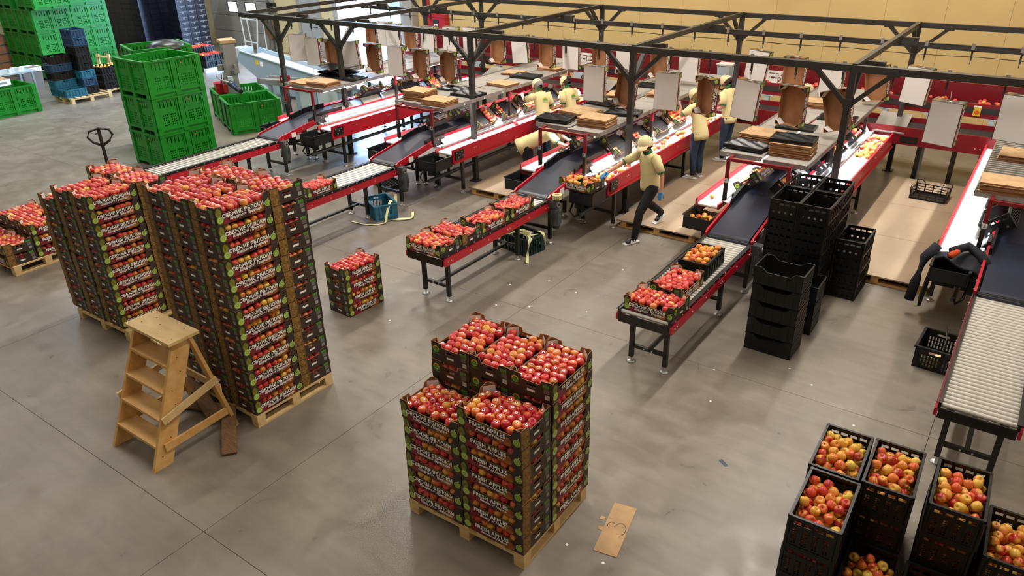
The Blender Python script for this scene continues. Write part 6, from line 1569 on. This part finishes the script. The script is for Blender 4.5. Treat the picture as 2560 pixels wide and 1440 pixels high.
# ------------------------------------------------------------------ bin filling machine and elevator
def filler():
    t = thing('bin_filler', 'grey bin filling column with red foot and hanging cable', 'machine', (-17.25, 11.75, .0), R(-24.7))
    def bx(a, c, m, nm): b = MB(); b.b2(a, c, m); return b.build(nm, t)
    b = MB(); b.cyl((0, 0, .14), (0, 0, .17), .48, 'machine_pale', 24); b.build('base_disc', t)
    b = MB(); b.b2((-.16, -.16, .16), (.16, .16, 1.15), 'machine_grey'); b.b2((-.22, -.1, 1.15), (.22, .2, 1.9), 'machine_grey'); b.build('column', t)
    bx((-.26, -.14, 1.9), (.26, .24, 1.97), 'kraft_pale', 'top_cover'); bx((-.25, -.1, .9), (-.2, .22, 1.9), 'red_dark', 'side_strip')
    b = MB(); b.box((-.2, -.25, .72), (.34, .3, .36), 'red_paint', None, .8); b.build('foot', t); bx((.1, -.25, .7), (.2, -.15, .9), 'red_paint', 'clamp')
    bx((-.1, -.115, 1.5), (.06, -.1, 1.66), 'ink', 'control_panel'); b = MB(); b.cyl((-.05, -.2, 1.22), (-.05, -.2, 1.36), .08, 'zinc', 14); b.build('drum', t)
    b = MB(); b.tube([(-.5, -.25, 1.05), (-.1, -.32, 1.07), (.35, -.3, 1.05), (.62, -.1, 1.0)], .022, 'machine_grey', 8); b.build('guard_rail', t)
    b = MB(); b.tube([(-.12, -.2, 1.1), (-.14, -.24, .8), (-.02, -.26, .62), (.12, -.24, .75), (.14, -.2, 1.05)], .014, 'ink', 6); b.build('cable', t)
    for k in range(4): bx((.2+.02*k, -.12+.1*k, 1.0+.14*k), (.32+.02*k, 0+.06*k, 1.1+.14*k), ('machine_pale', 'motor_grey', 'machine_grey', 'zinc')[k], 'valve_block')
    b = MB(); b.cyl((.3, -.1, .95), (.62, .0, .85), .07, 'wrap_blue', 12); b.cyl((.62, 0, .85), (.78, .05, .8), .06, 'motor_dark', 12); b.build('motor', t)
    t = thing('elevator_conveyor', 'pale blue inclined elevator conveyor side behind the bin filler', 'conveyor', (0, 13.9, 0))
    b = MB(); pr = [(-19.75, 1.2), (-19.95, .92), (-18.4, .1), (-14.6, .1), (-14.6, .56)]; vs = [(x, 0, z) for x, z in pr]+[(x, .06, z) for x, z in pr]; n = 5
    b.add(vs, [tuple(range(n)), tuple(range(n, 2*n))[::-1]]+[(i, n+i, n+(i+1) % n, (i+1) % n) for i in range(n)], 'machine_blue'); b.build('side_panel', t)
    b = MB(); vs = [(x, .7, z) for x, z in pr]+[(x, .76, z) for x, z in pr]; b.add(vs, [tuple(range(n)), tuple(range(n, 2*n))[::-1]]+[(i, n+i, n+(i+1) % n, (i+1) % n) for i in range(n)], 'machine_blue'); b.build('side_panel', t)
    b = MB(); b.bar((-19.6, .38, 1.05), (-14.7, .38, .45), .64, .03, 'belt_white'); b.build('belt', t); b = MB(); b.bar((-19.75, -.01, 1.21), (-14.6, -.01, .57), .05, .03, 'machine_pale'); b.build('edge_rail', t)
    b = MB(); b.box((-20.0, .3, 1.1), (.35, .5, .3), 'machine_pale'); b.build('head_box', t)
    for (x, z, w_, h_, m) in ((-19.0, .93, .13, .13, 'print_yellow'), (-18.8, .9, .13, .13, 'print_white'), (-17.4, .5, .4, .22, 'machine_pale')):
        b = MB(); b.box((x, -.004, z), (w_, .006, h_), m); b.build('sign_plate', t)
    for x in (-18.0, -15.0):
        for y in (.05, .7): b = MB(); b.b2((x-.04, y-.04, 0), (x+.04, y+.04, .12), 'machine_grey'); b.build('leg', t)
    t = thing('transfer_conveyor', 'grey transfer conveyor with open frame between the bin filler and the leftmost line', 'conveyor', (-16.2, 12.75, 0), R(8))
    b = MB(); b.b2((-.9, -.2, .80), (2.0, .2, .86), 'machine_grey'); b.build('bed', t); b = MB(); b.b2((-.9, -.24, .78), (2.0, -.2, .92), 'machine_grey'); b.b2((-.9, .2, .78), (2.0, .24, .92), 'machine_grey'); b.build('side_rail', t)
    for x in (-.5, .4, 1.0, 1.8):
        for y in (-.2, .2): b = MB(); b.b2((x-.05, y-.03, 0), (x+.05, y+.03, .8), 'machine_blue'); b.build('leg', t)
    b = MB(); b.b2((.4, -.19, .3), (1.0, -.17, .75), 'machine_pale'); b.build('panel', t); b = MB(); b.b2((1.1, -.24, .1), (1.75, .2, .78), 'machine_pale'); b.build('cabinet_box', t)
    b = MB(); b.box((.1, -.25, .98), (.22, .14, .18), 'red_dark'); b.cyl((.1, -.325, .99), (.1, -.33, .99), .05, 'print_white', 10); b.build('emergency_box', t)
filler()

# ------------------------------------------------------------------ far left corner
def far_left():
    PAL2 = dup(PAL, (-23.25, 10.78, 0), (0, 0, math.pi/2), 'wooden pallet under the blue and black crate stack at the left')
    dup(PAL, (-23.6, 12.05, 0), (0, 0, math.pi/2), 'wooden pallet under the low black crates beside the blue stack')
    def mk(w, d, h, m):
        b = MB()
        for s, L in ((T(0, -d/2), w), (T(0, d/2, 0, math.pi), w), (T(-w/2, 0, 0, -math.pi/2), d), (T(w/2, 0, 0, math.pi/2), d)):
            hs = [(-.05, h-.06, .05, h-.03)]; b.plate(grid_cells([-L/2, L/2, -.05, .05], [0, h, h-.06, h-.03], hs), .006, s, m)
            n = 6 if L > .5 else 4
            for i in range(n+1): b.box(s @ Vector((-L/2+.03+i*(L-.06)/n, -.007, h/2)), (.02, .014, h-.04) if abs(s[0][0]) > .5 else (.014, .02, h-.04), m)
            b.box(s @ Vector((0, -.006, h-.015)), (L, .02, .03) if abs(s[0][0]) > .5 else (.02, L, .03), m); b.box(s @ Vector((0, -.006, .02)), (L, .016, .03) if abs(s[0][0]) > .5 else (.016, L, .03), m)
        b.b2((-w/2, -d/2, 0), (w/2, d/2, .01), m); return b.mesh('shell')
    blue, dark, blk = mk(.6, .4, .222, 'blue_dark_plastic'), mk(.6, .4, .222, 'blue_plastic'), mk(.6, .4, .222, 'black_plastic')
    for k in range(8):
        tag(link('plastic_crate', (blk, blue, dark, blk, blk, blk, blue, blue)[k], None, (-23.32, 10.98, .145+k*.225), (0, 0, R(-2))), '%s solid crate, %s of the tall column, left pallet' % (('black', 'blue', 'blue', 'black', 'black', 'black', 'dark blue', 'dark blue')[k], level(k, 8)), 'crate', 'tall column of solid crates at the left')
    for k in range(5):
        tag(link('plastic_crate', (dark, dark, blk, blue, blk)[k], None, (-23.58, 10.45, .145+k*.225), (0, 0, math.pi/2)), '%s solid crate, %s of the lower left column on the left pallet' % (('blue', 'blue', 'black', 'blue', 'black')[k], level(k, 5)), 'crate', 'lower column of solid crates at the left')
    tag(link('plastic_crate', dark, None, (-23.12, 10.46, .145), (0, 0, math.pi/2)), 'single blue solid crate at the front of the left pallet', 'crate')
    for i in range(2):
        for k in range(3):
            p = (-23.45, 11.62+i*.44, .145+k*.215); tag(link('plastic_crate', blk, None, p, (0, 0, 0)), 'black crate, %s of the %s low column right of the blue crates' % (level(k, 3), ('near', 'far')[i]), 'crate', 'low black crates at the left')
            if k == 2:
                for q in range(9): mass((p[0]-.2+.2*(q % 3), p[1]-.12+.12*(q//3), p[2]+.2), .04, True, .8, 1)
    # small wooden step lying on the low crates
    t = thing('wooden_step', 'small pale wooden step frame behind the blue crates', 'step', (-24.6, 12.25, 0), R(20))
    for s in (-1, 1): b = MB(); b.bar((s*.2, 0, 0), (s*.2, .1, .95), .04, .1, 'wood_pale'); b.build('side_board', t)
    for k in range(3): b = MB(); b.b2((-.2, -.05+.03*k, .25+k*.3), (.2, .13+.03*k, .28+k*.3), 'wood_pale'); b.build('tread', t)
    # table, tub, cartons
    t = thing('sorting_table', 'white tubular table at the left edge behind the green bin', 'table', (-24.75, 9.35, 0))
    b = MB(); b.b2((-.6, -1.2, .78), (.35, .8, .82), 'machine_pale'); b.build('table_top', t)
    for (x, y) in ((.3, .72), (-.55, .72), (.3, -1.1), (-.55, -1.1)): b = MB(); b.b2((x-.025, y-.025, 0), (x+.025, y+.025, .78), 'machine_pale'); b.build('leg', t)
    for k in range(4): b = MB(); b.cyl((-24.6-.12*(k % 2), 9.55+.13*k, .82), (-24.6-.12*(k % 2), 9.55+.13*k, .93), .045, 'truck_white', 10, .05); tag(b.build('cup'), 'small white cup on the table at the left edge', 'cup', 'white cups on the left table')
    t = thing('waste_tub', 'grey plastic tub with a white liner folded over its rim near the left table', 'tub', (-26.1, 10.65, 0)); b = MB(); b.box((0, 0, .32), (.6, .6, .64), 'machine_grey', None, .8); b.build('body', t)
    b = MB(); 
    for s in (-1, 1): b.b2((s*.3-.03, -.33, .56), (s*.3+.03, .33, .67), 'print_white'); b.b2((-.33, s*.3-.03, .55), (.33, s*.3+.03, .67), 'print_white')
    b.build('liner', t)
    t = thing('white_crate', 'white printed crate with packing scraps on the cut green bin', 'crate', (-23.3, 8.6, .738), R(12)); b = MB(); b.b2((-.2, -.3, 0), (.2, .3, .01), 'print_white')
    for s in (-1, 1): b.b2((s*.2-.006, -.3, 0), (s*.2+.006, .3, .15), 'print_white'); b.b2((-.2, s*.3-.006, 0), (.2, s*.3+.006, .15), 'print_white')
    b.build('body', t); b = MB(); b.b2((.207, -.2, .05), (.209, .2, .1), 'print_grey'); b.build('print_band', t); b = MB(); b.box((0, 0, .12), (.3, .45, .1), 'kraft_pale', (.2, .15, .3)); b.build('scrap', t)
    # caged crates behind the big green stack
    t = thing('wire_cage', 'brown wire cage of boxes standing at the left wall', 'cage', (-29.9, 11.2, 0))
    b = MB(); b.b2((-.5, -.6, .15), (.5, .6, 1.25), 'kraft'); b.build('load', t)
    for k in range(5): b = MB(); b.b2((.5, -.6+k*.3-.01, .1), (.53, -.6+k*.3+.01, 1.3), 'zinc'); b.build('bar', t); b = MB(); b.b2((.5, -.6, .15+k*.28), (.53, .6, .17+k*.28), 'zinc'); b.build('bar', t)
    # wrapped pallets of black cartons
    cb = MB(); cb.b2((-.295, -.195, 0), (.295, .195, .19), 'wrap_dark'); cme = cb.mesh('black_carton')
    lb = MB(); lb.b2((.297, -.12, .1), (.299, .1, .13), 'print_grey'); lb.b2((.297, -.02, .05), (.299, .04, .1), 'print_grey'); lb.b2((.297, .13, .1), (.299, .17, .13), 'print_grey'); lme = lb.mesh('carton_label')
    for pi, (px, py, nx, ny, lab) in enumerate([(-27.3, 17.25, 1, 3, 'wrapped tower of dark blue cartons with white marks beside the grey gate'), (-29.6, 16.6, 4, 3, 'broad black wrapped wall of cartons right of the big green stack'), (-30.2, 14.6, 2, 3, 'narrow wrapped black carton tower touching the big green stack')]):
        t = thing('wrapped_pallet', lab, 'pallet', (px, py, 0))
        b = MB(); b.b2((-nx*.3, -ny*.2, 0), (nx*.3, ny*.2, .14), 'wood_old'); b.build('base', t)
        for i in range(nx):
            for j in range(ny):
                for k in range(13):
                    if not (i == nx-1 or j == 0): continue
                    o = link('carton', cme, t, (-nx*.3+.3+i*.6, -ny*.2+.2+j*.4, .14+k*.194))
                    if i == nx-1 and pi == 0: link('carton_label', lme, o)
    # small apple crates on a white pallet in front of it
    t = thing('pallet', 'white painted pallet under the small crates of red apples at the back', 'pallet', (-24.1, 15.6, 0)); b = MB()
    for k in range(5): b.b2((-.6+k*.275, -.5, .12), (-.5+k*.275, .5, .142), 'truck_white')
    b.build('deck', t); b = MB()
    for x in (-.55, 0, .55): b.b2((x-.05, -.5, 0), (x+.05, .5, .12), 'truck_white')
    b.build('runner', t)
    for i in range(2):
        for j in range(2):
            for k in range(2 if i else 3):
                p = (-24.4+i*.58, 15.35+j*.42, .145+k*.2); tag(link('plastic_crate', blk, None, p), 'crate of red apples, %s at the %s %s of the white pallet' % (level(k, 2 if i else 3), ('back', 'front')[i], ('left', 'right')[j]), 'crate', 'small crates of red apples at the back')
                for q in range(15): mass((p[0]-.22+.11*(q % 5), p[1]-.12+.12*(q//5), p[2]+.2), .05, False)
    b = MB(); b.b2((-23.6, 15.95, 0), (-23.3, 16.05, 1.0), 'wall_cream'); tag(b.build('board_panel'), 'pale board leaning upright beside the small apple crates', 'board')
    # white pipe rack, coil and planks by the gate
    t = thing('pipe_rack', 'white tube rack standing in front of the grey gate', 'rack', (-25.9, 18.9, 0))
    for a, c in (((-.45, 0, 0), (-.5, 0, 1.25)), ((.35, -.1, 0), (.65, -.1, 1.25)), ((-.5, 0, 1.2), (.65, -.1, 1.2)), ((-.45, 0, .35), (.45, -.1, .35)), ((.5, .25, 0), (.6, .2, 1.25)), ((-.45, .3, 0), (-.5, .25, 1.25))): b = MB(); b.cyl(a, c, .03, 'truck_white', 8); b.build('tube', t)
    t = thing('hose_coil', 'brown coiled hose hanging beside the gate rail', 'hose', (-24.95, 19.2, .9)); b = MB()
    for k in range(5): b.tube([(.22*math.cos(a)*(1+.05*k), -.03*k, .42*math.sin(a)) for a in (2*math.pi*i/14 for i in range(15))], .02, 'wood_old', 6)
    b.build('coil', t); b = MB(); b.cyl((0, .15, .4), (0, -.1, .4), .02, 'zinc', 6); b.build('hook', t)
    for k, (a, c) in enumerate([((-24.2, 18.9, .03), (-23.2, 18.7, .03)), ((-24.0, 19.1, .03), (-23.0, 18.95, .06)), ((-25.6, 18.5, .02), (-25.0, 18.4, .02))]): b = MB(); b.bar(a, c, .1, .04, 'wood_pale'); tag(b.build('plank'), 'pale plank on the floor by the yellow wall, %s' % ('nearest the door', 'against the wall', 'under the tube rack')[k], 'plank')
    b = MB(); b.box((-24.9, 19.28, 1.65), (.3, .18, .32), 'black_steel'); tag(b.build('switch_box'), 'black switch box on the gate post', 'box')
far_left()

# ------------------------------------------------------------------ hand pallet truck behind the second stack
t = thing('pallet_truck', 'hand pallet truck with a black loop handle behind the second stack', 'pallet truck', (-13.6, 6.4, 0), R(65))
b = MB(); b.cyl((0, 0, .25), (0, -.02, 1.38), .03, 'black_steel', 10); b.build('shaft', t)
b = MB(); b.tube([(0, -.01, 1.08), (-.13, -.02, 1.16), (-.2, -.025, 1.26), (-.16, -.03, 1.36), (0, -.03, 1.40), (.16, -.03, 1.36), (.2, -.025, 1.26), (.13, -.02, 1.16), (0, -.01, 1.08)], .022, 'black_steel', 8); b.build('handle_loop', t)
b = MB(); b.bar((0, -.02, 1.1), (0, -.03, 1.33), .03, .02, 'black_steel'); b.bar((0, -.03, 1.33), (-.08, -.05, 1.3), .02, .015, 'black_steel'); b.build('lever', t)
b = MB(); b.b2((-.15, -.1, .1), (.15, .1, .3), 'red_paint'); b.build('pump', t)
b = MB(); b.cyl((-.09, 0, .09), (.09, 0, .09), .09, 'black_plastic', 14); b.build('wheel', t)
for s in (-1, 1): b = MB(); b.b2((s*.19-.07, -1.0, .07), (s*.19+.07, -.1, .1), 'red_paint'); b.build('fork', t)
build_mass()
bpy.context.view_layer.update()
